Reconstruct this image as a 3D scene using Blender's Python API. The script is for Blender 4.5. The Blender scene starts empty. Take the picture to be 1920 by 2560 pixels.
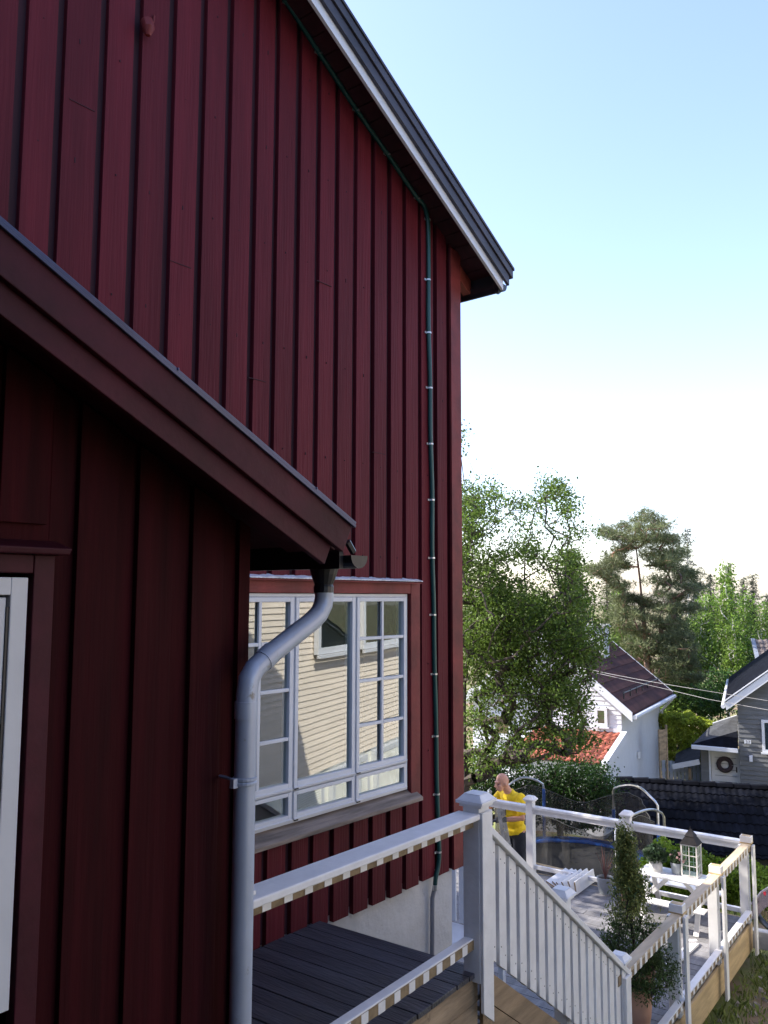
import bpy, bmesh, math, random
import numpy as np
from mathutils import Vector, Matrix
R = math.radians
scn = bpy.context.scene
col = scn.collection
# ---------------------------------------------------------------- camera
F, CX, CY = 2080.0, 960.0, 1280.0
TH, PITCH, ROLL = R(38.9), math.atan(210/2080.0), R(0.15)
CAM = np.array([0.0, 0.0, 2.065])
_fh = np.array([math.cos(TH), math.sin(TH), 0.0]); _rt = np.array([math.sin(TH), -math.cos(TH), 0.0]); _up = np.array([0, 0, 1.0])
_f = _fh*math.cos(PITCH) + _up*math.sin(PITCH); _u = _up*math.cos(PITCH) - _fh*math.sin(PITCH)
_r2 = _rt*math.cos(ROLL) + _u*math.sin(ROLL); _u2 = _u*math.cos(ROLL) - _rt*math.sin(ROLL)
def ray(x, y): return _f + _r2*(x-CX)/F - _u2*(y-CY)/F
def pl(x, y, axis, val):           # measured pixel of the photo -> point on a known plane of the place
    d = ray(x, y); return CAM + d*(val-CAM[axis])/d[axis]
def at(x, y, s):                   # measured pixel -> point at known distance
    d = ray(x, y); return CAM + d*s/(d@_fh)
cam = bpy.data.cameras.new('camera'); co = bpy.data.objects.new('camera', cam); col.objects.link(co)
M = Matrix(((_r2[0], _u2[0], -_f[0], 0), (_r2[1], _u2[1], -_f[1], 0), (_r2[2], _u2[2], -_f[2], CAM[2]), (0, 0, 0, 1)))
co.matrix_world = M
cam.sensor_fit = 'VERTICAL'; cam.sensor_height = 36; cam.lens = F/2560*36; cam.clip_start = .05; cam.clip_end = 2000
scn.camera = co
# ---------------------------------------------------------------- light
SUN_AZ, SUN_EL = 116.5, 43.0       # degrees counter-clockwise from +X, elevation
sd = Vector((math.cos(R(SUN_AZ))*math.cos(R(SUN_EL)), math.sin(R(SUN_AZ))*math.cos(R(SUN_EL)), math.sin(R(SUN_EL))))
w = bpy.data.worlds.new('World'); scn.world = w; w.use_nodes = True
nt = w.node_tree; bg = nt.nodes['Background']
sky = nt.nodes.new('ShaderNodeTexSky'); sky.sky_type = 'NISHITA'; sky.sun_disc = False
sky.sun_elevation = R(SUN_EL); sky.sun_rotation = R(90-SUN_AZ); sky.air_density = 1.0; sky.dust_density = 1.1; sky.ozone_density = 1.3
sm = nt.nodes.new('ShaderNodeMix'); sm.data_type = 'RGBA'; sm.blend_type = 'MULTIPLY'; sm.inputs[0].default_value = 1; sm.inputs[7].default_value = (1.12, 1.04, 1.12, 1)
nt.links.new(sky.outputs[0], sm.inputs[6]); nt.links.new(sm.outputs[2], bg.inputs[0]); bg.inputs[1].default_value = 0.15
sl = bpy.data.lights.new('sun', 'SUN'); sl.energy = 4.0; sl.angle = R(0.5); sl.color = (1, .93, .82)
so = bpy.data.objects.new('sun', sl); col.objects.link(so); so.rotation_euler = sd.to_track_quat('Z', 'Y').to_euler()
scn.view_settings.view_transform = 'Standard'; scn.view_settings.look = 'None'; scn.view_settings.exposure = 1.5; scn.view_settings.gamma = 1
scn.cycles.max_bounces = 8; scn.cycles.transparent_max_bounces = 24
try: scn.cycles.use_denoising = True
except Exception: pass
rnd = random.Random(7); rng = np.random.default_rng(11)
# ---------------------------------------------------------------- materials
def mat(name, c, rough=.6, var=.12, scale=(3, 3, 3), bump=.0, bscale=None, metal=0., spec=.5, c2=None, lo=.35, hi=.7, dirt=None, island=0., trans=0.):
    m = bpy.data.materials.new(name); m.use_nodes = True; t = m.node_tree; N = t.nodes; L = t.links
    b = N['Principled BSDF']; b.inputs['Roughness'].default_value = rough; b.inputs['Metallic'].default_value = metal
    b.inputs['Specular IOR Level'].default_value = spec
    tc = N.new('ShaderNodeTexCoord'); mp = N.new('ShaderNodeMapping'); mp.inputs['Scale'].default_value = scale
    L.new(tc.outputs['Object'], mp.inputs[0])
    n = N.new('ShaderNodeTexNoise'); n.inputs['Scale'].default_value = 1; n.inputs['Detail'].default_value = 5; n.inputs['Roughness'].default_value = .6
    L.new(mp.outputs[0], n.inputs[0])
    cr = N.new('ShaderNodeValToRGB'); cr.color_ramp.elements[0].position = lo; cr.color_ramp.elements[1].position = hi
    a = c2 if c2 else tuple(x*(1-var*1.6) for x in c[:3])
    cr.color_ramp.elements[0].color = (*a[:3], 1); cr.color_ramp.elements[1].color = (*(tuple(min(1, x*(1+var)) for x in c[:3]) if not c2 else c[:3]), 1)
    L.new(n.outputs[0], cr.inputs[0]); out = cr.outputs[0]
    if island:
        g = N.new('ShaderNodeNewGeometry'); hs = N.new('ShaderNodeHueSaturation'); mr = N.new('ShaderNodeMapRange')
        mr.inputs[3].default_value = 1-island; mr.inputs[4].default_value = 1+island
        L.new(g.outputs['Random Per Island'], mr.inputs[0]); L.new(mr.outputs[0], hs.inputs['Value']); L.new(out, hs.inputs['Color']); out = hs.outputs[0]
    if dirt:                        # (colour, noise scale, threshold)
        n2 = N.new('ShaderNodeTexNoise'); n2.inputs['Scale'].default_value = dirt[1]; n2.inputs['Detail'].default_value = 8; n2.inputs['Roughness'].default_value = .7
        L.new(tc.outputs['Object'], n2.inputs[0])
        c3 = N.new('ShaderNodeValToRGB'); c3.color_ramp.elements[0].position = dirt[2]; c3.color_ramp.elements[1].position = min(1, dirt[2]+.08)
        mx = N.new('ShaderNodeMix'); mx.data_type = 'RGBA'; L.new(n2.outputs[0], c3.inputs[0]); L.new(c3.outputs[0], mx.inputs[0]); L.new(out, mx.inputs[6]); mx.inputs[7].default_value = (*dirt[0], 1); out = mx.outputs[2]
    L.new(out, b.inputs['Base Color'])
    if bump:
        mb2 = N.new('ShaderNodeMapping'); mb2.inputs['Scale'].default_value = bscale or scale; L.new(tc.outputs['Object'], mb2.inputs[0])
        n3 = N.new('ShaderNodeTexNoise'); n3.inputs['Scale'].default_value = 1; n3.inputs['Detail'].default_value = 6; L.new(mb2.outputs[0], n3.inputs[0])
        bp = N.new('ShaderNodeBump'); bp.inputs['Strength'].default_value = bump; bp.inputs['Distance'].default_value = .01; L.new(n3.outputs[0], bp.inputs['Height']); L.new(bp.outputs[0], b.inputs['Normal'])
    if trans:
        tr = N.new('ShaderNodeBsdfTranslucent'); L.new(out, tr.inputs[0]); ms = N.new('ShaderNodeMixShader'); ms.inputs[0].default_value = trans
        L.new(b.outputs[0], ms.inputs[1]); L.new(tr.outputs[0], ms.inputs[2]); L.new(ms.outputs[0], N['Material Output'].inputs[0])
    return m
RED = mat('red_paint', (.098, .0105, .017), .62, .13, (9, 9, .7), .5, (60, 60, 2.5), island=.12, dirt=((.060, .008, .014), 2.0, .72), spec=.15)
REDP = mat('shade_dark_red', (.036, .0025, .0045), .75, .25, (14, 14, .9), .4, (60, 60, 2.5), island=.15, spec=.12)  # house red darkened in colour for the porch's deep shade
REDR = mat('dark_red_verge', (.052, .0042, .0125), .6, .22, (4, 4, 4), .3, (20, 20, 20), island=.05, spec=.25)
REDF = mat('red_paint_trim', (.17, .022, .022), .6, .22, (4, 4, 4), .3, (20, 20, 20), island=.05, spec=.35)
REDG = mat('gap_shade_red', (.030, .003, .010), .8, .2, (12, 12, 1))  # shade of the board gaps put into the colour; nails and joints share it
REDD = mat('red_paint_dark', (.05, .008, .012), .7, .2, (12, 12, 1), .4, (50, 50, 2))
WHITE = mat('white_paint', (.76, .75, .74), .5, .05, (8, 8, 8), .15, (40, 40, 40), island=.02, dirt=((.42, .39, .34), 9, .70))
WHITEC = mat('white_paint_clean', (.60, .62, .66), .42, .03, (5, 5, 5), .08, (30, 30, 30))
PLASTER = mat('white_plaster', (.56, .56, .555), .9, .08, (2.5, 2.5, 2.5), .8, (16, 16, 16), dirt=((.38, .37, .35), 3.5, .64))
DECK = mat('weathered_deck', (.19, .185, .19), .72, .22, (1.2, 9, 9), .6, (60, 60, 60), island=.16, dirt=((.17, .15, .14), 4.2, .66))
LAND = mat('dark_deck', (.062, .060, .070), .42, .25, (9, 1.2, 9), .6, (60, 10, 60), island=.2, dirt=((.06, .055, .055), 3.2, .58))  # darker version of the deck boards with lower roughness
PINEW = mat('bare_wood', (.50, .36, .19), .6, .16, (2, 14, 14), .3, (10, 60, 60), dirt=((.30, .20, .10), 3, .64))
OLDW = mat('old_wood', (.30, .22, .14), .75, .3, (2, 12, 12), .4, (8, 60, 60), dirt=((.12, .085, .06), 5, .6))
TAN = mat('stripped_wood', (.25, .18, .10), .7, .2, (20, 20, 20), .2)
SILLW = mat('grey_sill_wood', (.25, .20, .165), .8, .3, (2, 20, 20), .5, (8, 70, 70))
ZINC = mat('painted_zinc_pipe', (.40, .45, .55), .36, .10, (3, 3, 2), .15, (14, 14, 14), dirt=((.20, .18, .15), 7, .60), metal=.15)
STEEL = mat('galvanised_steel', (.62, .62, .62), .35, .1, (20, 20, 20), metal=.9)
BLACKM = mat('black_metal', (.012, .013, .018), .4, .2, (5, 5, 5), .1, (30, 30, 30))
FLASH = mat('blue_black_flashing', (.045, .055, .13), .3, .15, (3, 3, 3), .1, (20, 20, 20))
LEAD = mat('lead_flashing', (.68, .68, .72), .5, .2, (12, 12, 12), .6, (60, 60, 60))
TILE = mat('black_roof_tile', (.005, .006, .010), .9, .3, (4, 4, 4), .4, (40, 40, 40), island=.35, spec=.06)
MAROON = mat('maroon_sheet_roof', (.062, .024, .022), .8, .25, (2, 2, 2), .2, (30, 30, 30), spec=.2)
TERRA = mat('terracotta_tile', (.27, .070, .040), .7, .25, (6, 6, 6), .3, (30, 30, 30), island=.25)
GREYW = mat('dark_grey_cladding', (.12, .125, .13), .7, .12, (2, 2, 12), .3, (8, 8, 50), island=.08)
FELT = mat('roof_felt', (.05, .054, .062), .9, .25, (5, 5, 5), .4, (60, 60, 60))
CREAM = mat('cream_cladding', (.76, .67, .57), .7, .05, (1, 1, 6), .2, (4, 4, 40), island=.03)
CABLE = mat('green_cable', (.006, .060, .052), .4, .1)
GREYT = mat('grey_conduit', (.22, .23, .26), .5, .1)
DARK = mat('dark_interior', (.02, .022, .022), .9, .1)
UNDM = mat('dark_underside', (.03, .018, .02), .9, .2)  # even dark tone for the underside of the roof slab
SKIN = mat('skin', (.55, .28, .19), .5, .08, (30, 30, 30))
YEL = mat('yellow_cotton', (.86, .60, .012), .8, .10, (20, 20, 20), .8, (16, 16, 9))
NAVY = mat('navy_work_cloth', (.018, .022, .035), .85, .2, (10, 10, 10), .4, (20, 20, 20))
GLOVE = mat('black_rubber', (.02, .02, .03), .5, .1)
GLOVEG = mat('grey_knit', (.16, .16, .16), .9, .2, (60, 60, 60))
BLUEP = mat('blue_plastic', (.03, .13, .50), .35, .15, (6, 6, 6), .1)
MATB = mat('black_woven_mat', (.022, .022, .024), .8, .1)
TPOT = mat('terracotta_pot_clay', (.52, .29, .19), .8, .12, (3, 3, 3), .3, (20, 20, 20), dirt=((.62, .50, .42), 2.5, .6))
CPOT = mat('white_ceramic', (.66, .64, .61), .5, .05, (8, 8, 8))
GPOT = mat('zinc_bucket', (.36, .39, .42), .45, .15, (6, 6, 6), metal=.3)
WICK = mat('brown_wicker', (.14, .075, .045), .8, .4, (60, 60, 60), .8, (50, 50, 50))
SOIL = mat('dark_soil', (.025, .018, .014), .95, .3, (30, 30, 30), .5)
BARK = mat('dark_bark', (.065, .050, .042), .9, .35, (8, 8, 2), .8, (30, 30, 8))
PBARK = mat('pine_bark', (.33, .15, .085), .9, .3, (5, 5, 2), .8, (20, 20, 6), c2=(.16, .12, .11))
BBARK = mat('birch_bark', (.60, .57, .53), .8, .2, (3, 3, 9), .3, (10, 10, 30), dirt=((.05, .045, .04), 2.5, .62))
RUSTB = mat('brown_tarp', (.20, .07, .035), .7, .3, (3, 3, 3))
CONC = mat('concrete', (.38, .38, .37), .9, .12, (4, 4, 4), .5, (30, 30, 30))
STONE = mat('pale_stone', (.34, .30, .26), .9, .3, (6, 6, 6), .5, (30, 30, 30), island=.35)
REDC = mat('red_cloth', (.55, .02, .03), .8, .1)
ROPE2 = mat('pale_rope', (.42, .39, .36), .8)
ROPE = mat('striped_rope_mesh', (.22, .16, .13), .8, .2, (60, 60, 2), c2=(.08, .06, .055))
PINK = mat('pale_pink_petals', (.75, .48, .44), .6, .15, island=.3, trans=.3)
def leafm(name, c, tr=.45, isl=.4, var=.3, sc=1.3, rough=.5): return mat(name, c, rough, var, (sc, sc, sc), island=isl, trans=tr, spec=.3)
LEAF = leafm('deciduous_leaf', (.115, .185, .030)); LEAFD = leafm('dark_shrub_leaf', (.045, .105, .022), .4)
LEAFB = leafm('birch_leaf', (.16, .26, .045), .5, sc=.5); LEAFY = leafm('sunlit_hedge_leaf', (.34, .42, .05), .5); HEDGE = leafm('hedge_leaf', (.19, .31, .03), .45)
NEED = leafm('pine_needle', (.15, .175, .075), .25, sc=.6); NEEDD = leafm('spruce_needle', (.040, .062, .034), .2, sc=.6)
THUJ = leafm('thuja_leaf', (.085, .135, .040), .3, sc=4); THUY = leafm('thuja_sunlit', (.26, .29, .085), .4, sc=6)  # second thuja colour holds the sunlight of the upper leaves
POTL = leafm('potted_leaf', (.055, .10, .04), .3, sc=6); GRASS = leafm('grass_blade', (.20, .25, .06), .4, .5, sc=1)

def glassm(name, refl, tint=(.75, .85, .8)):
    m = bpy.data.materials.new(name); m.use_nodes = True; t = m.node_tree; N = t.nodes; L = t.links
    N.remove(N['Principled BSDF']); g = N.new('ShaderNodeBsdfGlossy'); g.inputs['Roughness'].default_value = .012; g.inputs['Color'].default_value = (.95, 1, .97, 1)
    tr = N.new('ShaderNodeBsdfTransparent'); tr.inputs[0].default_value = (*tint, 1)
    ly = N.new('ShaderNodeLayerWeight'); ly.inputs[0].default_value = .5
    ad = N.new('ShaderNodeMath'); ad.operation = 'MULTIPLY_ADD'; ad.inputs[1].default_value = .28; ad.inputs[2].default_value = refl; L.new(ly.outputs[1], ad.inputs[0])
    n = N.new('ShaderNodeTexNoise'); n.inputs['Scale'].default_value = 1.1; bp = N.new('ShaderNodeBump'); bp.inputs['Strength'].default_value = .05; bp.inputs['Distance'].default_value = .02
    tc = N.new('ShaderNodeTexCoord'); L.new(tc.outputs['Object'], n.inputs[0]); L.new(n.outputs[0], bp.inputs['Height']); L.new(bp.outputs[0], g.inputs['Normal'])
    ms = N.new('ShaderNodeMixShader'); L.new(ad.outputs[0], ms.inputs[0]); L.new(tr.outputs[0], ms.inputs[1]); L.new(g.outputs[0], ms.inputs[2]); L.new(ms.outputs[0], N['Material Output'].inputs[0])
    return m
GLASS = glassm('window_glass', .20); GLASS2 = glassm('thin_glass', .02)
def netm(name, c, sc, hole):
    m = bpy.data.materials.new(name); m.use_nodes = True; t = m.node_tree; N = t.nodes; L = t.links
    b = N['Principled BSDF']; b.inputs['Base Color'].default_value = (*c, 1); b.inputs['Roughness'].default_value = .7
    tc = N.new('ShaderNodeTexCoord'); n = N.new('ShaderNodeTexNoise'); n.inputs['Scale'].default_value = sc; L.new(tc.outputs['Object'], n.inputs[0])
    mr = N.new('ShaderNodeMapRange'); mr.inputs[1].default_value = .35; mr.inputs[2].default_value = .65; mr.inputs[3].default_value = hole-.12; mr.inputs[4].default_value = hole+.12; L.new(n.outputs[0], mr.inputs[0])
    tr = N.new('ShaderNodeBsdfTransparent'); ms = N.new('ShaderNodeMixShader'); L.new(mr.outputs[0], ms.inputs[0]); L.new(b.outputs[0], ms.inputs[1]); L.new(tr.outputs[0], ms.inputs[2]); L.new(ms.outputs[0], N['Material Output'].inputs[0])
    return m
NET = netm('black_safety_net', (.022, .021, .020), 2.5, .38)
# ---------------------------------------------------------------- object helpers
ORG = {}
def thing(name, label, cat, loc=(0, 0, 0), group=None, kind=None):
    o = bpy.data.objects.new(name, None); o.empty_display_size = .2; col.objects.link(o); o.location = Vector(loc)
    ORG[o] = Vector(loc); tag(o, label, cat, group, kind); return o
def tag(o, label=None, cat=None, group=None, kind=None):
    if label: o['label'] = label
    if cat: o['category'] = cat
    if group: o['group'] = group
    if kind: o['kind'] = kind
    return o
class MB:
    def __init__(s, xf=None): s.v = []; s.f = []; s.m = []; s.k = 0; s.xf = xf
    def pts(s, ps):
        i = len(s.v)
        for p in ps: s.v.append(tuple(s.xf(*p)) if s.xf else tuple(p))
        return i
    def face(s, idx): s.f.append(tuple(idx)); s.m.append(s.k)
    def hexa(s, p):                 # 8 points: bottom loop 0-3, top loop 4-7
        i = s.pts(p)
        for q in ((3, 2, 1, 0), (4, 5, 6, 7), (0, 1, 5, 4), (1, 2, 6, 5), (2, 3, 7, 6), (3, 0, 4, 7)): s.face([i+a for a in q])
        return s
    def box(s, x0, x1, y0, y1, z0, z1): return s.hexa([(x0, y0, z0), (x1, y0, z0), (x1, y1, z0), (x0, y1, z0), (x0, y0, z1), (x1, y0, z1), (x1, y1, z1), (x0, y1, z1)])
    def bar(s, p, q, wx, wz, upv=(0, 0, 1)):     # rectangular bar from p to q
        p = Vector(p); q = Vector(q); d = (q-p).normalized(); a = d.cross(Vector(upv))
        if a.length < 1e-4: a = d.cross(Vector((1, 0, 0)))
        a.normalize(); b = a.cross(d).normalized(); a *= wx/2; b *= wz/2
        return s.hexa([p-a-b, p+a-b, q+a-b, q-a-b, p-a+b, p+a+b, q+a+b, q-a+b])
    def prism(s, poly, lo, hi, ax=1):             # polygon in the other two axes extruded along ax
        def mk(u, v, t): return (u, t, v) if ax == 1 else ((t, u, v) if ax == 0 else (u, v, t))
        n = len(poly); i = s.pts([mk(u, v, lo) for u, v in poly]+[mk(u, v, hi) for u, v in poly])
        s.face(range(i, i+n)); s.face([i+n+k for k in reversed(range(n))])
        for k in range(n): s.face([i+k, i+(k+1) % n, i+n+(k+1) % n, i+n+k])
        return s
    def quad(s, a, b, c, d): i = s.pts([a, b, c, d]); s.face([i, i+1, i+2, i+3]); return s
    def tube(s, path, r, n=8, cap=True):
        P = [Vector(p) for p in path]; rr = r if hasattr(r, '__len__') else [r]*len(P); rings = []; ref = None
        for k, p in enumerate(P):
            d = (P[min(k+1, len(P)-1)]-P[max(k-1, 0)]).normalized()
            if ref is None: ref = d.orthogonal().normalized()
            ref = (ref-d*ref.dot(d)).normalized(); b = d.cross(ref)
            rings.append(s.pts([p+(ref*math.cos(t)+b*math.sin(t))*rr[k] for t in [2*math.pi*j/n for j in range(n)]]))
        for a, b in zip(rings, rings[1:]):
            for j in range(n): s.face([a+j, a+(j+1) % n, b+(j+1) % n, b+j])
        if cap: s.face([rings[0]+j for j in reversed(range(n))]); s.face([rings[-1]+j for j in range(n)])
        return s
    def lathe(s, c, prof, n=24, capb=True, capt=False):
        rings = [s.pts([(c[0]+r*math.cos(2*math.pi*j/n), c[1]+r*math.sin(2*math.pi*j/n), c[2]+z) for j in range(n)]) for r, z in prof]
        for a, b in zip(rings, rings[1:]):
            for j in range(n): s.face([a+j, a+(j+1) % n, b+(j+1) % n, b+j])
        if capb: s.face([rings[0]+j for j in reversed(range(n))])
        if capt: s.face([rings[-1]+j for j in range(n)])
        return s
    def build(s, name, mats, parent=None, smooth=False, bevel=0, **kw):
        o0 = Vector((0, 0, 0)); top = parent
        if parent is not None:
            while top.parent: top = top.parent
            o0 = ORG.get(top, Vector((0, 0, 0)))
        me = bpy.data.meshes.new(name); me.from_pydata([tuple(Vector(v)-o0) for v in s.v], [], s.f)
        for m in (mats if isinstance(mats, (list, tuple)) else [mats]): me.materials.append(m)
        me.polygons.foreach_set('material_index', s.m)
        if smooth: me.polygons.foreach_set('use_smooth', [True]*len(s.f))
        me.update()
        bm = bmesh.new(); bm.from_mesh(me); bmesh.ops.recalc_face_normals(bm, faces=bm.faces); bm.to_mesh(me); bm.free()
        o = bpy.data.objects.new(name, me); col.objects.link(o)
        if parent is not None: o.parent = parent
        if smooth:
            me.set_sharp_from_angle(angle=R(40))
        if bevel:
            b = o.modifiers.new('bevel', 'BEVEL'); b.width = bevel; b.segments = 2; b.limit_method = 'ANGLE'; b.angle_limit = R(40)
        if kw: tag(o, **kw)
        return o
def cards(name, V, Fq, mats, parent=None, mi=None, **kw):          # big mesh from numpy arrays (quads or triangles)
    o0 = np.zeros(3)
    if parent is not None:
        top = parent
        while top.parent: top = top.parent
        o0 = np.array(ORG[top])
    V = np.asarray(V, float)-o0; k = Fq.shape[1]
    me = bpy.data.meshes.new(name); me.vertices.add(len(V)); me.vertices.foreach_set('co', V.ravel())
    me.loops.add(Fq.size); me.loops.foreach_set('vertex_index', Fq.ravel().astype(np.int32)); me.polygons.add(len(Fq))
    me.polygons.foreach_set('loop_start', np.arange(0, Fq.size, k, dtype=np.int32))
    for m in (mats if isinstance(mats, (list, tuple)) else [mats]): me.materials.append(m)
    if mi is not None: me.polygons.foreach_set('material_index', mi.astype(np.int32))
    me.update(calc_edges=True); me.validate()
    o = bpy.data.objects.new(name, me); col.objects.link(o)
    if parent is not None: o.parent = parent
    if kw: tag(o, **kw)
    return o
def leaves(C, size, aspect=.55, up=0., jit=.35):                    # folded leaf quads (two triangles would be flat; this is a bent diamond)
    n = len(C); d = rng.normal(size=(n, 3)); d[:, 2] += up; d /= np.linalg.norm(d, axis=1)[:, None]
    e = rng.normal(size=(n, 3)); e -= (e*d).sum(1)[:, None]*d; e /= np.linalg.norm(e, axis=1)[:, None]
    h = np.cross(d, e); sz = size*(1+jit*rng.uniform(-1, 1, n))[:, None]
    a = C-d*sz*.5; c = C+d*sz*.5; b = C+e*sz*aspect*.5+h*sz*.12; f = C-e*sz*aspect*.5+h*sz*.12
    V = np.stack([a, b, c, f], 1).reshape(-1, 3); return V, np.arange(4*n).reshape(n, 4)
def needles(C, L, wd, k=7, D=None):                                 # tufts of thin blades radiating from every centre
    n = len(C); CC = np.repeat(C, k, 0); d = rng.normal(size=(n*k, 3)); d[:, 2] += .25
    if D is not None: d += np.repeat(D, k, 0)*1.2
    d /= np.linalg.norm(d, axis=1)[:, None]; e = np.cross(d, rng.normal(size=(n*k, 3))); e /= np.linalg.norm(e, axis=1)[:, None]
    l = L*rng.uniform(.7, 1.2, n*k)[:, None]
    V = np.stack([CC-e*wd*.5, CC+e*wd*.5, CC+d*l], 1).reshape(-1, 3); return V, np.arange(3*n*k).reshape(n*k, 3)
def grow(base, tips, r_tip=.008, seg=.35, wob=.10, trunk=None, sag=0.):   # joins every tip to the nearest point of the growing skeleton
    P = [np.array(p, float) for p in trunk]; par = [-1]+list(range(len(P)-1)); tips = sorted(tips, key=lambda t: np.linalg.norm(t-base))
    tipi = []
    for t in tips:
        A = np.array(P); dd = np.linalg.norm(A-t, axis=1)+.35*np.maximum(0, A[:, 2]-t[2]+.1); j = int(dd.argmin()); q = A[j]
        L = np.linalg.norm(t-q); n = max(1, int(L/seg)); last = j
        for k in range(1, n+1):
            u = k/n; p = q+(t-q)*u+rng.normal(size=3)*wob*seg*(0 if k == n else 1); p[2] += sag*math.sin(u*math.pi)*L
            P.append(p); par.append(last); last = len(P)-1
        tipi.append(last)
    w_ = np.zeros(len(P)); w_[tipi] += 1
    for i in range(len(P)-1, 0, -1):
        if w_[i] == 0: w_[i] = .5
        w_[par[i]] += w_[i]
    return P, par, r_tip*np.maximum(w_, 1)**.46
def skel(P, par, rad, mb, n=5, rmin=0.):
    for i in range(1, len(P)):
        if rad[i] < rmin: continue
        a = Vector(P[par[i]]); b = Vector(P[i]); d = b-a
        if d.length < 1e-5: continue
        d.normalize(); e = d.orthogonal().normalized(); f = d.cross(e); ra = min(rad[par[i]], rad[i]*1.5); rb = rad[i]
        i0 = mb.pts([a+(e*math.cos(2*math.pi*j/n)+f*math.sin(2*math.pi*j/n))*ra for j in range(n)]+[b+(e*math.cos(2*math.pi*j/n)+f*math.sin(2*math.pi*j/n))*rb for j in range(n)])
        for j in range(n): mb.face([i0+j, i0+(j+1) % n, i0+n+(j+1) % n, i0+n+j])
# deck frame: a runs along the deck edge (away), b to the left of it
_da = R(3.0); DN = (4.15, 2.66); dv = (math.cos(_da), math.sin(_da)); nv = (-dv[1], dv[0])
def dk(a, b, z): return (DN[0]+a*dv[0]+b*nv[0], DN[1]+a*dv[1]+b*nv[1], z)
def idk(p): x = p[0]-DN[0]; y = p[1]-DN[1]; return x*dv[0]+y*dv[1], x*nv[0]+y*nv[1]
# ---------------------------------------------------------------- ground
def gz(x, y):
    s = x*_fh[0]+y*_fh[1]; l = x*_rt[0]+y*_rt[1]; a, b = idk((x, y))
    z = np.interp(s, [0, 10.6, 12.2, 15.5, 20, 30, 55, 90, 160, 400], [-2.1, -2.1, -2.3, -3.4, -4.3, -5.1, -5.2, -4.2, -2, -2])
    k = max(0., 1-abs(s-8)/5.0)
    if b < 0: z -= k*.22*min(-b, 3.)
    z += .05*math.sin(x*1.7+y)*math.cos(y*2.1-x*.4)
    return float(z)
def ground():
    mb = MB(); xs = list(np.arange(-14, 34, .4))+[36, 40, 45, 52, 60, 75, 95, 130, 180, 260, 380]; ys = [-260, -150, -90, -60, -45, -35, -28, -22, -18]+list(np.arange(-15, 34, .4))+[36, 40, 46, 54, 64, 80, 110, 160, 240, 380]
    xs = [-260, -160, -90, -50, -30, -20]+xs; nx, ny = len(xs), len(ys)
    mb.pts([(x, y, gz(x, y)) for y in ys for x in xs])
    for j in range(ny-1):
        for i in range(nx-1): k = j*nx+i; mb.face([k, k+1, k+1+nx, k+nx])
    m = mat('lawn_soil', (.14, .16, .045), .95, .3, (1.3, 1.3, 1.3), .9, (22, 22, 22), c2=(.19, .13, .08), lo=.42, hi=.58, dirt=((.28, .24, .19), 3.1, .64))
    mb.build('ground', m, smooth=True, kind='structure')
ground()
# ---------------------------------------------------------------- the red house
house = thing('red_house', 'dark red board and batten house filling the left of the picture, with white windows', 'house', (0, 0, 0))
def zr(x): return 4.645+.5197*(5.937-x)      # underside of the verge board at Y 3.5
D = 3.8; XC = 5.655
GX = [-.96, -.75, -.54, -.33, -.12, .09, .30, .51, .72, .93, 1.14, 1.42, 1.63, 1.84, 2.046, 2.285, 2.494, 2.719, 2.943, 3.149, 3.36, 3.553, 3.753, 3.952, 4.146, 4.345, 4.543, 4.734, 4.925, 5.126, 5.335, 5.52]
XR = .5
def zt(x): return zr(x)+.185 if x > XR else zr(2*XR-x)+.185
WX0, WX1, WZ0, WZ1 = 3.24, 5.0, .60, 2.16
wall = MB()
def under(x0, x1, z0, z1=None):
    wall.k = 1
    if z1 is None: wall.prism([(x0, z0), (x1, z0), (x1, zt(x1)), (x0, zt(x0))], D+.034, D+.050)
    else: wall.box(x0, x1, D+.034, D+.050, z0, z1)
under(-4.7, XR, -.01); under(XR, WX0, -.01); under(WX0, WX1, -.01, WZ0); under(WX0, WX1, WZ1); under(WX1, XC, -.01)
wall.k = 0
gaps = [(g, g+.052+rnd.uniform(-.004, .004)) for g in GX]
prev = -4.7
for gi, (g0, g1) in enumerate(gaps+[(XC, XC+.05)]):
    x0, x1 = prev, g0; prev = g1
    if x1-x0 > .3:
        xx = list(np.arange(x0, x1, .21))+[x1]; segs = [(a, b-.05) for a, b in zip(xx, xx[1:]) if b-a > .08]
    else: segs = [(x0, x1)]
    for a, b in segs:
        yo = rnd.uniform(-.002, .003); zb = -.045+rnd.uniform(-.012, .012)
        def bd(u, v, z0, z1):
            top = [(v, zt(v)-.004), (u, zt(u)-.004)] if z1 is None else [(v, z1), (u, z1)]
            wall.prism([(u, z0), (v, z0)]+top, D+yo, D+.0345)
        if b <= WX0 or a >= 5.129: bd(a, b, zb, None)
        elif a < WX0 < b: bd(a, WX0, zb, None); bd(WX0, b, zb, .59); bd(WX0, b, 2.19, None)
        else: bd(a, b, zb, .59-rnd.uniform(0, .01)); bd(a, b, 2.19, None)
wall.k = 1
for gi, (g0, g1) in enumerate(gaps):
    x = g1+.075
    for zz in (.35, .9, 1.55, 2.35, 3.0, 3.65, 4.3, 4.95, 5.6, 6.2):
        if x > 1.0 and zz < zt(x)-.1 and not (3.1 < x < 5.15 and .55 < zz < 2.2) and (zz > 2.3 or x > 3): wall.box(x-.0025, x+.0025, D-.0035, D+.01, zz-.004+rnd.uniform(-.02, .02), zz+.004)
for (x, z) in ((2.62, 3.10), (2.85, 3.95), (3.45, 3.40), (4.05, 4.2), (4.65, 3.1), (2.2, 4.6)): wall.box(x-.075, x+.07, D-.004, D+.01, z, z+.004)
wall.k = 0
wall.box(XC-.02, XC+.002, D+.05, 13.6, -.02, zt(XC)-.03)
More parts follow.
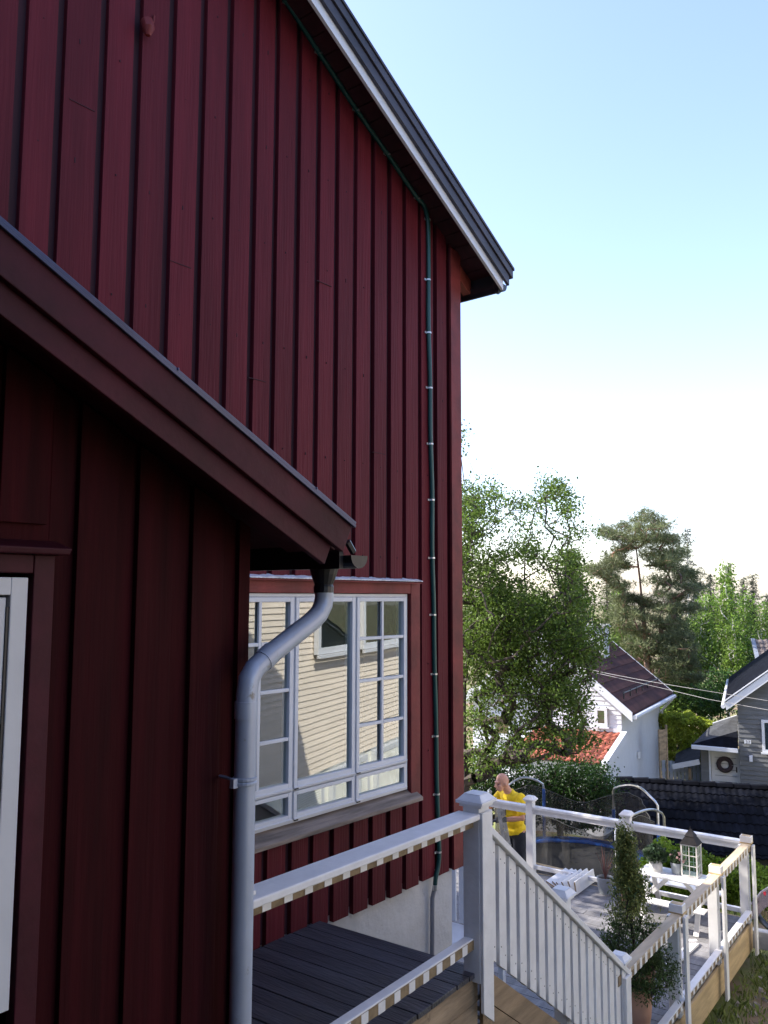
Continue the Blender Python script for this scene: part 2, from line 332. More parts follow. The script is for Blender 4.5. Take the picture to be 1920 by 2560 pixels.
for k in range(46): y = D+.1+k*.21; wall.box(XC+.003, XC+.026, y, y+.155, -.045, zt(XC)-.02)
wall.box(-4.7, -4.66, D+.05, 13.6, -.02, zt(-4.7)); wall.prism([(-4.7, 0), (XC, 0), (XC, zt(XC)), (XR, zt(XR)), (-4.7, zt(-4.7))], 13.6, 13.64)
wall.build('wall', [RED, REDG], house, bevel=.0025)
cb = MB(); cb.box(XC-.095, XC+.03, D-.022, D-.001, -.05, zt(XC)-.01).box(XC+.027, XC+.05, D-.022, D+.1, -.05, zt(XC)-.03)
cb.build('corner_board', REDF, house, bevel=.002)
MB().box(-4.6, 5.625, D+.045, 13.5, -2.5, -.012).build('foundation', PLASTER, house)
fl = MB(); fl.box(-4.6, 5.6, D+.9, 13.5, -.01, .05).box(-4.6, 5.6, D+.95, D+1.0, .05, 2.9); fl.build('inner_wall', DARK, house)
def slope(x0, x1, y0, y1, d0, d1, mb, both=True):
    mb.prism([(x0, zr(x0)+d0), (x1, zr(x1)+d0), (x1, zr(x1)+d1), (x0, zr(x0)+d1)], y0, y1)
    if both: mb.prism([(2*XR-x1, zr(x1)+d0), (2*XR-x0, zr(x0)+d0), (2*XR-x0, zr(x0)+d1), (2*XR-x1, zr(x1)+d1)], y0, y1)
rf = MB(); rf.k = 0; slope(XR, 5.96, 3.545, 13.9, .19, .215, rf)
for k in range(12): y = 3.56+.0; 
rf.k = 1; slope(XR, 6.02, 3.50, 13.95, .232, .262, rf)
roof = rf.build('roof', [UNDM, TILE], house)
sb = MB(); s_ = MB()
for k in range(44):                          # soffit boards crossing the overhang
    x = XR+k*.125; s_.prism([(x, zr(x)+.172), (x+.117, zr(x+.117)+.172), (x+.117, zr(x+.117)+.188), (x, zr(x)+.188)], 3.53, D-.002 if x < 5.5 else 9.0)
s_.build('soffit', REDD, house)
vb = MB(); slope(XR, 5.937, 3.50, 3.525, 0, .15, vb); vb.build('barge_board', WHITEC, house, bevel=.002)
vt = MB(); slope(XR, 5.99, 3.47, 3.497, .075, .16, vt); slope(XR, 6.03, 3.455, 3.50, .165, .235, vt); slope(XR, 6.04, 3.445, 3.50, .238, .262, vt)
vt.build('verge_tile', mat('grey_black_verge', (.045, .042, .058), .5, .25, (3, 3, 3)), house, bevel=.003)
rt = MB(); y = 3.73
rt.prism([(5.45, zr(5.45)+.04), (5.93, zr(5.93)+.035), (5.955, zr(5.955)+.09), (5.945, zr(5.945)+.168), (5.45, zr(5.45)+.168)], 3.83, 3.90)
rt.build('rafter_tail', mat('brown_red_rafter', (.26, .05, .035), .6), house)
def gutter(mb, x, z, r, y0, y1, n=10, cap=True):
    for (ra, flip) in ((r, 0), (r-.003, 1)):
        ring = [[(x+ra*math.cos(math.pi+math.pi*j/n), yy, z+ra*math.sin(math.pi+math.pi*j/n)) for j in range(n+1)] for yy in (y0, y1)]
        i = mb.pts(ring[0]+ring[1])
        for j in range(n): mb.face([i+j, i+j+1, i+n+2+j, i+n+1+j])
    if cap:
        for yy in (y0, y1): i = mb.pts([(x+r*math.cos(math.pi+math.pi*j/n), yy, z+r*math.sin(math.pi+math.pi*j/n)) for j in range(n+1)]); mb.face(range(i, i+n+1))
g = MB(); gutter(g, 6.00, zr(5.937)+.085, .068, 3.54, 13.8); g.box(5.955, 5.975, 3.56, 13.8, zr(5.9)-.02, zr(5.9)+.17)
for yy in (3.60, 4.2, 4.8): g.tube([(6.00+.072*math.cos(math.pi+math.pi*j/8), yy, zr(5.937)+.085+.074*math.sin(math.pi+math.pi*j/8)) for j in range(9)], .006, 5)
g.build('gutter', BLACKM, house)
# green cable with clips
cpx = [(700, -25), (720, 0), (800, 125), (893, 268), (970, 378), (1040, 481), (1058, 510), (1068, 540), (1071, 575), (1071, 700), (1072, 832), (1075, 970), (1077, 1110), (1080, 1250), (1081, 1395), (1084, 1537), (1087, 1685), (1090, 1840), (1093, 1985), (1097, 2120), (1096, 2160), (1090, 2192), (1088, 2215)]
cp = [pl(x, y, 1, D-.014)-np.array([0, 0, .03 if y < 510 else 0]) for x, y in cpx]; fine = []
for i_ in range(len(cp)-1):
    a, b = cp[i_], cp[i_+1]; pa, pb = cp[max(0, i_-1)], cp[min(len(cp)-1, i_+2)]
    for k in range(6): u = k/6; p = .5*((2*a)+(b-pa)*u+(2*pa-5*a+4*b-pb)*u*u+(3*a-pa-3*b+pb)*u**3); p = p+np.array([math.sin(p[2]*7)*.003, 0, 0]); fine.append(p)
fine.append(cp[-1]); cable = MB().tube(fine, .0175, 10).build('cable', CABLE, house, smooth=True)
cl = MB()
for x, y in [(720, 0), (800, 125), (893, 268), (970, 378), (1045, 488), (1071, 550), (1071, 700), (1072, 832), (1075, 970), (1077, 1110), (1080, 1250), (1081, 1395), (1084, 1537), (1087, 1685), (1090, 1840), (1093, 1985), (1097, 2130)]:
    p = pl(x, y, 1, D-.014)-np.array([0, 0, .03 if y < 510 else 0]); q = MB(); q.tube([p+np.array([0, 0, -.006]), p+np.array([0, 0, .006])], .0205, 10); q.box(p[0]-.040, p[0]-.012, D-.006, D-.001, p[2]-.008, p[2]+.008)
    q.build('cable_clip', STEEL, cable)
cd = MB(); p0 = cp[-1]; cd.tube([p0, (p0[0]-.004, D+.01, -.2), (p0[0]-.008, D+.018, -1.7)], .017, 8); cd.build('conduit', GREYT, house, smooth=True)
q = MB(); q.tube([p0+np.array([0, 0, -.03]), p0+np.array([0, 0, .01])], .021, 10); q.build('conduit_collar', STEEL, house)
# painted-over bracket high on the wall
p = pl(368, 75, 1, D-.02); fx = MB(); fx.tube([(p[0]-.005, D-.004, p[2]+.05), (p[0]-.01, D-.035, p[2]+.03), (p[0]-.012, D-.05, p[2]-.01), (p[0]-.012, D-.045, p[2]-.05)], [.026, .036, .034, .016], 9)
fx.tube([(p[0], D-.03, p[2]+.055), (p[0]+.045, D-.012, p[2]+.075), (p[0]+.05, D-.01, p[2]+.12)], .006, 6); fx.tube([(p[0]+.02, D-.012, p[2]+.03), (p[0]-.03, D-.03, p[2]-.02)], .01, 6)
fx.build('painted_bracket', REDF, house, smooth=True)
# ---- main window
def ringf(mb, x0, x1, z0, z1, wl, y0, y1, wb=None, wt=None, wr=None):
    wb = wb or wl; wt = wt or wl; wr = wr or wl
    mb.box(x0, x0+wl, y0, y1, z0, z1).box(x1-wr, x1, y0, y1, z0, z1).box(x0+wl, x1-wr, y0, y1, z0, z0+wb).box(x0+wl, x1-wr, y0, y1, z1-wt, z1)
win = MB(); fy = D+.006
ringf(win, WX0, 4.998, .655, 2.08, .022, fy, fy+.09)
for x in (3.805, 4.403): win.box(x-.009, x+.009, fy+.001, fy+.088, .678, 2.057)
win.box(3.263, 4.975, fy+.002, fy+.087, .848, .866)
frame = win.build('window', WHITEC, house, bevel=.002)
cells = [(3.263, 3.795), (3.815, 4.393), (4.413, 4.975)]
panes = []
for ci, (x0, x1) in enumerate(cells):
    s1 = MB(); ringf(s1, x0, x1, .868, 2.056, .030, fy-.010, fy+.05, wb=.036, wt=.030); 
    s1.box(x0-.002, x1+.002, fy-.018, fy+.0, .862, .874)
    s1.build('sash', WHITEC, frame, bevel=.003)
    s2 = MB(); ringf(s2, x0, x1, .680, .846, .028, fy-.010, fy+.05, wb=.030, wt=.024); s2.box(x0-.002, x1+.002, fy-.018, fy+.0, .674, .686); s2.build('sash', WHITEC, frame, bevel=.003)
    if ci != 1:
        m_ = MB(); vx = 3.512 if ci == 0 else 4.700
        m_.box(vx-.012, vx+.012, fy-.006, fy+.013, .90, 2.03)
        for zz in (1.768, 1.476, 1.174): m_.box(x0+.03, vx-.0125, fy-.006, fy+.013, zz-.011, zz+.011).box(vx+.0125, x1-.03, fy-.006, fy+.013, zz-.011, zz+.011)
        m_.build('glazing_bar', WHITEC, frame, bevel=.003)
    tl = [(rnd.uniform(-.0012, .0012), rnd.uniform(-.0008, .0008)) for _ in range(2)]
    for (z0, z1), (t0, t1) in zip(((.90, 2.03), (.706, .825)), tl):
        g1 = MB(); g1.quad((x0+.025, fy+.015, z0-.003), (x1-.025, fy+.015+t0*(x1-x0), z0-.003), (x1-.025, fy+.015+(t0+t1)*(x1-x0), z1+.003), (x0+.025, fy+.015+t1, z1+.003)); g1.build('pane', GLASS, frame)
    [MB().box(x0+.0, x0+.03, fy-.022, fy-.010, zh, zh+.009).build('hinge', BLACKM, frame) for zh in (.858, .668)]
cs = MB(); cs.box(5.012, 5.125, D-.020, D+.02, .602, 2.165).box(3.14, 3.228, D-.02, D+.02, .602, 2.165); cs.box(3.229, 5.011, D-.018, D+.02, 2.083, 2.165)
cs.build('casing', REDF, frame, bevel=.003)
hf = MB(); hf.hexa([(3.1, D-.060, 2.160), (5.09, D-.060, 2.156), (5.09, D+.02, 2.170), (3.1, D+.02, 2.172), (3.1, D-.060, 2.172), (5.09, D-.060, 2.166), (5.09, D+.02, 2.186), (3.1, D+.02, 2.188)])
hf.build('drip_cap', REDF, frame, bevel=.003)
hl = MB(); n_ = 60; pts = []
for k in range(n_+1): x = 3.09+2.01*k/n_; zz = 2.188-.022*0+rnd.uniform(-.003, .003); pts.append((x, zz))
for (xa, za), (xb, zb) in zip(pts, pts[1:]):
    hl.hexa([(xa, D-.066, 2.174+.0), (xb, D-.066, 2.172), (xb, D+.02, 2.190), (xa, D+.02, 2.190), (xa, D-.066, za-.008), (xb, D-.066, zb-.008), (xb, D+.02, zb+.012), (xa, D+.02, za+.012)])
hl.build('head_flashing', LEAD, frame)
sl_ = MB(); sl_.hexa([(3.12, D-.075, .572), (5.085, D-.075, .572), (5.085, D+.03, .60), (3.12, D+.03, .60), (3.12, D-.075, .598), (5.085, D-.075, .598), (5.085, D+.03, .652), (3.12, D+.03, .652)])
sl_.build('sill', SILLW, frame, bevel=.003)
# ---- porch with lean-to roof
PY = 2.4
pw = MB(); pz = lambda x: 2.344-.4916*(x-2.418)
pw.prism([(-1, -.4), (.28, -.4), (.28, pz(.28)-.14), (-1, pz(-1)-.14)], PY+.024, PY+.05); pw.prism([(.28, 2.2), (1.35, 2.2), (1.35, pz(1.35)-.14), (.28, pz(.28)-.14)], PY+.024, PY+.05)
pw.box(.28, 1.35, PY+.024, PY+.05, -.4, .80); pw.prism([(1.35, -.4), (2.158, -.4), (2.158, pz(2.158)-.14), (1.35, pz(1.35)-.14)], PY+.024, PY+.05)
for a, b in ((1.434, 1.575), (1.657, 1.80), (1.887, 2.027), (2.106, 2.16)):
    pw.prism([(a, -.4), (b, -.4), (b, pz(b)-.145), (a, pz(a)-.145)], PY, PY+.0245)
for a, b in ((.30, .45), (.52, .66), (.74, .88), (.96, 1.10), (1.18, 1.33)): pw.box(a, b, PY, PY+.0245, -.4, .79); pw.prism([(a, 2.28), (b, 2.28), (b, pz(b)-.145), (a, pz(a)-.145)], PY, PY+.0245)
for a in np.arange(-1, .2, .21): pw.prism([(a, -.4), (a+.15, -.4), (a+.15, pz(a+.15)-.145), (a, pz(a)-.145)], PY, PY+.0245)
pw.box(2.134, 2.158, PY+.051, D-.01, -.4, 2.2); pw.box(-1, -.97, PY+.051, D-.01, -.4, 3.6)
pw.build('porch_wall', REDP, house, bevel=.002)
al = math.atan(.4916); E0 = (2.418, 2.344)
def rake(mb, p0, p1, y0, y1, L=4.2, inset=0.):
    ux, uz = -math.cos(al), math.sin(al); px, pz_ = -math.sin(al), -math.cos(al)
    def q(t, p): return (E0[0]+ux*t+px*p, E0[1]+uz*t+pz_*p)
    mb.prism([q(inset, p0), q(L, p0), q(L, p1), q(inset, p1)], y0, y1)
pb = MB(); rake(pb, .016, .128, 2.10, 2.125, inset=.004); rake(pb, .112, .205, 2.126, 2.151, inset=.05)
rake(pb, .10, .118, 2.152, 2.41); pb.build('porch_barge_board', REDR, house, bevel=.003)
pr_ = MB(); rake(pr_, -.004, .008, 2.088, D-.002); rake(pr_, .0085, .019, 2.086, 2.0985, inset=-.003)
for t in (.25, .95, 1.65): pr_.lathe((E0[0]-math.cos(al)*t, 2.087, E0[1]+math.sin(al)*t), [(.004, -.002), (.004, .006)], 8)
pr_.build('porch_roof', FLASH, house, bevel=.002)
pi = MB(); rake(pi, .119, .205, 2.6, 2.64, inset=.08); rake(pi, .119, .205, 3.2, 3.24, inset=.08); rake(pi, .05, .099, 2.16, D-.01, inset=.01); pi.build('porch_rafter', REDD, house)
pg = MB(); gutter(pg, 2.475, 2.222, .050, 2.12, D-.03)
pg.lathe((2.465, 2.30, 2.09), [(.0405, -.012), (.0405, .012), (.037, .02), (.052, .06), (.060, .09)], 16, capb=False)
pg.box(2.402, 2.425, 2.16, D-.02, 2.17, 2.30); pg.tube([(2.455, 2.135, 2.235), (2.42, 2.135, 2.275)], .014, 6)
pgo = pg.build('porch_gutter', BLACKM, house)
pp = [np.array((2.465, 2.30, 2.085))]+[pl(x, y, 1, yv) for x, y, yv in ((811, 1490, 2.30), (808, 1512, 2.30), (797, 1535, 2.30), (776, 1556, 2.298), (740, 1584, 2.295), (715, 1604, 2.29), (668, 1642, 2.285), (636, 1672, 2.28), (622, 1698, 2.28), (617, 1735, 2.28), (615, 1822, 2.28), (611, 1990, 2.28))]
xl = pp[-1][0]; pp += [np.array((xl, 2.28, .8)), np.array((xl, 2.28, -.6))]
dp = MB(); dp.tube(pp, .0385, 18); dpo = dp.build('downpipe', ZINC, house, smooth=True)
for k, (z, r) in enumerate(((1.415, .0405),)):
    st = MB(); st.lathe((xl, 2.28, z), [(.0395, -.014), (.0435, -.012), (.0435, -.004), (.0395, 0), (.0435, .004), (.0435, .012), (.0395, .014)], 18, capb=False)
    st.box(xl-.060, xl-.040, 2.270, 2.290, z-.018, z+.014).tube([(xl-.02, 2.29, z), (xl-.01, 2.402, z)], .006, 6).build('pipe_clamp', ZINC, dpo)
for p_, q_ in ((pp[7], pp[8]),):
    c_ = Vector(p_); d_ = (Vector(q_)-c_).normalized(); MB().tube([c_-d_*.028, c_+d_*.028], .0415, 18).build('pipe_joint', ZINC, dpo, smooth=True)
MB().tube([(xl, 2.28, 1.63), (xl, 2.28, 1.69)], .0412, 18).build('pipe_joint', ZINC, dpo, smooth=True)
pwin = MB(); ringf(pwin, .36, 1.272, .893, 2.117, .052, PY-.012, PY+.08, wb=.055); pwf = pwin.build('porch_window', WHITEC, house, bevel=.003)
s1 = MB(); ringf(s1, .42, 1.212, .955, 2.058, .05, PY-.002, PY+.07); s1.build('sash', WHITEC, pwf, bevel=.003)
MB().box(1.2125, 1.2195, PY-.006, PY+.02, 1.30, 2.03).build('slot', BLACKM, pwf)
MB().quad((.46, PY+.04, 1.0), (1.17, PY+.04, 1.0), (1.17, PY+.04, 2.02), (.46, PY+.04, 2.02)).build('pane', GLASS, pwf)
MB().box(.30, 1.33, PY+.3, PY+.32, .8, 2.2).build('blind', DARK, pwf)
cs = MB(); cs.box(1.284, 1.350, PY-.02, PY+.03, .82, 2.185).box(.28, .348, PY-.02, PY+.03, .82, 2.185).box(.349, 1.283, PY-.018, PY+.03, 2.13, 2.185).build('casing', REDR, pwf, bevel=.003)
hd = MB(); hd.hexa([(.22, PY-.07, 2.186), (1.368, PY-.07, 2.186), (1.368, PY+.02, 2.186), (.22, PY+.02, 2.186), (.22, PY-.075, 2.205), (1.375, PY-.075, 2.205), (1.375, PY+.02, 2.232), (.22, PY+.02, 2.232)]); hd.build('drip_cap', REDR, pwf, bevel=.004)
MB().box(.24, 1.36, PY-.05, PY+.02, .80, .822).build('sill', SILLW, pwf, bevel=.003)
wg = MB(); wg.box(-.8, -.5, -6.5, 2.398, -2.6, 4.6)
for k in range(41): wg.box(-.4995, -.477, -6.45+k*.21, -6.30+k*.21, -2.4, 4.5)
wg.build('sky_block_wall', REDP, house)  # unseen wall added beside the camera to cut skylight on the porch
wr = MB(); wr.prism([(.62, 3.75), (.62, 3.85), (-3.2, 6.2), (-6.2, 4.55), (-6.2, 4.45), (-3.2, 6.1)], -6.9, 2.0); wr.build('sky_block_roof', TILE, house)  # unseen roof added overhead, keeps high sky off the porch wall
# ---------------------------------------------------------------- landing and stairs
land = thing('landing_platform', 'dark wooden landing of planks beside the red wall, above the steps', 'landing', dk(-1.5, .5, 0))
lb = MB(dk); a = -.02
while a > -3.6:
    a0 = a-.119-rnd.uniform(0, .003); bend = 1.165
    if a0 > -2.05: lb.box(a0, a, -.025+rnd.uniform(-.004, .004), bend, -.028, rnd.uniform(-.002, .002))
    else: lb.box(a0, a, .0, 1.2, -.028, 0)
    a = a0-.006
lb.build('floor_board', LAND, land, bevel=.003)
fa = MB(dk); fa.box(-3.6, -.03, -.012, .012, -.172, -.030).box(-3.6, -.03, -.010, .013, -.325, -.177); fa.build('fascia', OLDW, land, bevel=.002)
fr = MB(dk); fr.box(-.028, -.005, .014, 1.15, -.325, -.03)
fr.build('joist', OLDW, land)
for x in (-1.8, -.1):
    for y in (.05, 1.0): MB(dk).box(x, x+.1, y, y+.1, -2.3, -.33).build('support_post', OLDW, land)
stair = thing('wooden_stairs', 'wooden steps going down from the landing to the deck with pale outer boards', 'stairs', dk(1.2, .5, -1))
ns = 9; rise = 1.66/ns; run = .245
for k in range(1, ns):
    t = MB(dk); t.box(.05+(k-1)*run, .05+k*run+.02, .035, .52, -k*rise-.028, -k*rise).box(.05+(k-1)*run, .05+k*run+.02, .525, 1.0, -k*rise-.028, -k*rise); t.build('tread', DECK, stair, bevel=.003)
zs = lambda a: -.055-.688*(a-.10)
so_ = MB(dk)
so_.prism([(.032, zs(.032)), (2.3, zs(2.3)), (2.3, zs(2.3)-.17), (.032, zs(.032)-.17)], -.012, .012)
so_.prism([(.032, zs(.032)-.175), (2.15, zs(2.15)-.175), (2.15, zs(2.15)-.34), (.032, zs(.032)-.34)], -.010, .013)
so_.prism([(.06, zs(.06)-.04), (2.3, zs(2.3)-.04), (2.3, zs(2.3)-.22), (.06, zs(.06)-.22)], 1.0, 1.03)
so_.build('stringer', mat('shade_dark_pine', (.30, .21, .125), .7, .2, (2, 14, 14), .3, (10, 60, 60), dirt=((.14, .10, .06), 4, .6)), stair, bevel=.002)  # pine darkened in its colour to stand in for shade on the stringers
# ---------------------------------------------------------------- main deck
DZ = -1.66
deck = thing('wooden_deck', 'weathered grey wooden deck with a pale new wood edge board, below the stairs', 'deck', dk(3.2, 1.5, DZ))
db = MB(dk); a = .32
while a < 6.36:
    a1 = min(a+.118, 6.40); b0 = .03+rnd.uniform(-.004, .004)
    if a < 1.46: db.box(a, a1, b0, 1.10, DZ-.028, DZ)
    else:
        sp = rnd.uniform(1.2, 3.6); z1 = DZ+rnd.uniform(-.0015, .0015); db.box(a, a1, b0, sp-.002, DZ-.028, z1).box(a, a1, sp+.002, 5.6, DZ-.028, DZ+rnd.uniform(-.0015, .0015))
    a = a1+.006
db.build('floor_board', DECK, deck, bevel=.002)
df = MB(dk); df.box(.3, 6.42, .005, .028, DZ-.175, DZ-.030).box(.3, 6.42, .008, .030, DZ-.33, DZ-.179).box(6.403, 6.425, .03, 5.6, DZ-.2, DZ-.001); df.build('edge_board', PINEW, deck, bevel=.002)
dj = MB(dk)
for x in (.6, 2.4, 4.2, 6.0):
    for y in (.3, 2.2, 4.4):
        if x < 1 and y > 1: continue
        dj.box(x, x+.1, y, y+.1, -4.2 if x > 5 else -3.4, DZ-.2)
for y in (.3, 2.2, 4.4): dj.box(.4 if y < 1 else 1.5, 6.38, y-.05, y-.002, DZ-.2, DZ-.03)
dj.build('beam', OLDW, deck)
# ---- railings
def cap(name, a, b, z, wd, parent):
    c = MB(dk); h = wd/2
    c.box(a-h*.82, a+h*.82, b-h*.82, b+h*.82, z, z+.018)
    def ring(k, zz): return [(a-k, b-k, zz), (a+k, b-k, zz), (a+k, b+k, zz), (a-k, b+k, zz)]
    c.hexa(ring(h, z+.0185)+ring(h, z+.036)); c.hexa(ring(h*.94, z+.0365)+ring(h*.62, z+.066)); c.hexa(ring(h*.6, z+.0665)+ring(h*.6, z+.070))
    c.build(name, WHITE, parent, bevel=.002)
def strip(parent, a0, a1, b, z0, z1, pitch=.128, wd=.052, ph=0.):
    for k in range(int((a1-a0)/pitch)+1):
        a = a0+ph+k*pitch
        if a+wd > a1: break
        MB(dk).box(a+rnd.uniform(-.004, .004), a+wd+rnd.uniform(-.004, .004), b-.002, b+.004, z0-.0015, z1-.001).build('paint_mark', WHITE, parent)
lr = thing('landing_railing', 'white landing railing with a broad blue-lit handrail, balusters taken off leaving bare wood marks', 'railing', dk(-.9, 0, 0))
c = MB(dk); c.prism([(-2.0, .862), (-.088, .824), (-.088, .856), (-2.0, .896)], -.072, .070); c.build('handrail', WHITE, lr, bevel=.006)
c = MB(dk); c.prism([(-1.93, .815), (-.09, .778), (-.09, .8235), (-1.93, .860)], -.028, .024); c.build('sub_rail', TAN, lr, bevel=.001)
[MB(dk).prism([(a__, .817-.0199*(a__+1.93)), (a__+.05, .817-.0199*(a__+1.98)), (a__+.05, .858-.0199*(a__+1.98)), (a__, .858-.0199*(a__+1.93))], -.0305, -.0285).build('paint_mark', WHITE, lr) for a__ in np.arange(-1.9, -.15, .128)]
c = MB(dk); c.box(-1.93, -.09, -.022, .034, .122, .182); c.build('bottom_rail', [WHITE], lr, bevel=.004)
c = MB(dk); c.box(-1.93, -.09, -.0245, -.0225, .124, .174); c.build('bare_strip', TAN, lr)
strip(lr, -1.93, -.1, -.0245, .125, .174, ph=.05)
po = MB(dk); po.box(-2.0, -1.88, -.05, .06, 0, .895); po.build('post', WHITE, lr, bevel=.003); cap('post_cap', -1.94, .005, .896, .165, lr)
new = MB(dk); new.box(-.088, .028, -.062, .042, -.05, .90).prism([(-.086, -.20), (.030, -.285), (.030, .86), (-.086, .86)], -.083, -.0625)
new.build('newel_post', WHITE, lr, bevel=.003); cap('newel_cap', -.03, -.012, .885, .172, lr)
sr = thing('stair_railing', 'white stair railing of close upright boards sloping down to the deck', 'railing', dk(1.2, 0, -.8))
zc = lambda a: .803-.708*a
c = MB(dk); c.prism([(.031, zc(.031)-.045), (2.26, zc(2.26)-.045), (2.26, zc(2.26)), (.031, zc(.031))], -.06, .06); c.build('handrail', WHITE, sr, bevel=.004)
c = MB(dk); c.prism([(.032, zc(.032)-.155), (2.09, zc(2.09)-.155), (2.09, zc(2.09)-.047), (.032, zc(.032)-.047)], -.006, .034); c.build('sub_rail', WHITE, sr, bevel=.002)
c = MB(dk); zl = lambda a: .03-.69*(a-.1); c.prism([(.032, zl(.032)+.03), (2.09, zl(2.09)+.03), (2.09, zl(2.09)+.12), (.032, zl(.032)+.12)], -.006, .034); c.build('bottom_rail', WHITE, sr, bevel=.002)
a = .062
while a < 2.0:
    c = MB(dk); c.prism([(a, zl(a)-.02+rnd.uniform(-.004, .004)), (a+.086, zl(a+.086)-.02), (a+.086, zc(a+.086)-.052), (a, zc(a)-.052)], -.034, -.0065)
    c.k = 1
    for (aa, zz) in ((a+.02, zc(a+.02)-.12), (a+.068, zc(a+.068)-.12), (a+.02, zl(a+.02)+.09), (a+.068, zl(a+.068)+.06)): c.box(aa-.003, aa+.003, -.0355, -.033, zz-.004, zz+.004)
    c.build('baluster', [WHITE, BLACKM], sr, bevel=.0015); a += .1285
c = MB(dk); c.box(2.092, 2.190, -.045, .055, DZ-.01, -.713).box(2.10, 2.206, -.072, -.046, DZ-.3, -.79); c.build('end_post', WHITE, sr, bevel=.003); cap('post_cap', 2.165, .005, -.712, .150, sr)
c = MB(dk); c.box(1.268, 1.364, .036, .132, -1.2, -.02); c.build('middle_post', WHITE, sr, bevel=.003); cap('post_cap', 1.316, .084, -.019, .160, sr)
c = MB(dk); c.box(2.03, 2.09, -.04, -.02, -.83, -.76); c.build('rail_stub', TAN, sr)
dr = thing('deck_side_railing', 'partly dismantled deck side railing with bare wood top rail and white posts above the lawn', 'railing', dk(4.4, 0, DZ))
RA = -.775
c = MB(dk); c.box(2.195, 6.29, -.045, .045, RA-.028, RA); c.build('top_rail', mat('pale_bare_rail', (.50, .40, .27), .7, .15, (2, 12, 12)), dr, bevel=.003)
c = MB(dk); c.box(2.195, 6.25, -.044, -.004, RA-.075, RA-.029); c.build('sub_rail', TAN, dr, bevel=.001)
strip(dr, 2.22, 6.22, -.045, RA-.075, RA-.002)
c = MB(dk); c.box(2.195, 6.25, -.035, .03, DZ+.095, DZ+.145); c.build('bottom_rail', WHITE, dr, bevel=.004)
c = MB(dk); c.box(2.195, 6.24, -.0375, -.0355, DZ+.098, DZ+.135); c.build('bare_strip', TAN, dr)
strip(dr, 2.22, 6.24, -.0375, DZ+.098, DZ+.136)
for a in (3.64, 4.97, 6.30):
    c = MB(dk); e = .012*(a < 6)
    c.box(a-.048, a+.048, -.004, .092, DZ-.008, RA-.0285).box(a-.046, a+.045, -.074, -.048, DZ-.34, RA-.02); c.build('post', WHITE, dr, bevel=.003)
    c = MB(dk); c.box(a-.050, a+.050, -.052, .070, RA+.002, RA+.078); c.build('post_head', WHITE, dr, bevel=.003)
    c = MB(dk); c.box(a-.053, a+.053, -.055, .073, RA-.004, RA+.012).box(a-.04, a+.04, -.042, .06, RA+.0785, RA+.0805); c.build('bare_band', PINEW, dr, bevel=.001)
fr_ = thing('deck_far_railing', 'white far deck railing running in front of the trampoline, with capped posts', 'railing', dk(6.34, 2.5, DZ))
c = MB(dk); c.box(6.30, 6.40, .075, 5.0, RA-.03, RA+.006); c.build('handrail', WHITE, fr_, bevel=.004)
c = MB(dk); c.box(6.325, 6.365, .08, 5.0, RA-.095, RA-.031); c.build('sub_rail', WHITE, fr_, bevel=.002)
c = MB(dk); c.box(6.32, 6.37, .095, 5.0, DZ+.075, DZ+.125); c.build('bottom_rail', WHITE, fr_, bevel=.004)
for px in (1328, 1568):
    p = None
    for b in np.arange(.5, 4.5, .01):
        q = np.array(dk(6.35, b, RA))-CAM; x = CX+F*(q@_r2)/(q@_f)
        if x <= px: p = b; break
    c = MB(dk); c.box(6.295, 6.39, p-.05, p+.05, DZ-.01, RA+.065); c.build('post', WHITE, fr_, bevel=.003); cap('post_cap', 6.343, p, RA+.066, .155, fr_)
c = MB(dk); c.box(6.295, 6.39, 4.9, 5.0, DZ-.01, RA+.065); c.build('post', WHITE, fr_)
# ---------------------------------------------------------------- things on the deck
def plank_set():
    base = pl(1440, 2240, 2, DZ)[:2]; end = pl(1494, 2200, 2, DZ)[:2]; d = (end-base)/np.linalg.norm(end-base); n = np.array([-d[1], d[0]])
    ds = ['lowest plank of the fallen stack, lying flat with a tan end', 'plank on edge at the right end of the white stack', 'white plank leaning second from the right in the stack', 'white plank leaning in the middle of the fanned stack', 'white plank leaning just left of the stack middle', 'white plank leaning second from the left in the stack', 'uppermost white plank at the left, almost flat over the stack', 'short white offcut under the front of the plank stack']
    L = .62
    specs = [(-.02, 8, 0, L), (.0, 80, .0, L), (.055, 66, 0, L), (.105, 56, 0, L), (.155, 46, .0, L), (.21, 36, .005, L), (.27, 22, .03, L), (.12, 20, -.02, .3)]
    for i, ((off, ang, zz, LL), lab) in enumerate(zip(specs, ds)):
        if i == 0: continue
        b = base+n*off; up = Vector((-d[1]*math.cos(R(ang))*1.0, d[0]*math.cos(R(ang)), math.sin(R(ang)))); dd = Vector((d[0], d[1], 0)); nn = dd.cross(up).normalized()
        t = thing('white_plank', lab.replace('at the right end', 'at the right end'), 'plank', (b[0], b[1], DZ), 'planks stacked on the deck')
        m = MB(); w_ = .150; th = .020; o = Vector((b[0], b[1], DZ+.012+zz))+dd*rnd.uniform(-.03, .03)
        p = [o-nn*th/2, o+dd*LL-nn*th/2, o+dd*LL+nn*th/2, o+nn*th/2]; m.hexa(p+[q+up*w_ for q in p]); m.build('board', WHITE, t, bevel=.001)
        m = MB(); p = [o-dd*.002-nn*th*.45, o-dd*.0005-nn*th*.45, o-dd*.0005+nn*th*.45, o-dd*.002+nn*th*.45]; m.hexa([x+up*.003 for x in p]+[q+up*(w_-.003) for q in p]); m.build('cut_end', OLDW, t)
plank_set()
p1 = pl(1736, 2358, 2, DZ+.02); p2 = pl(1672, 2416, 2, DZ+.02)
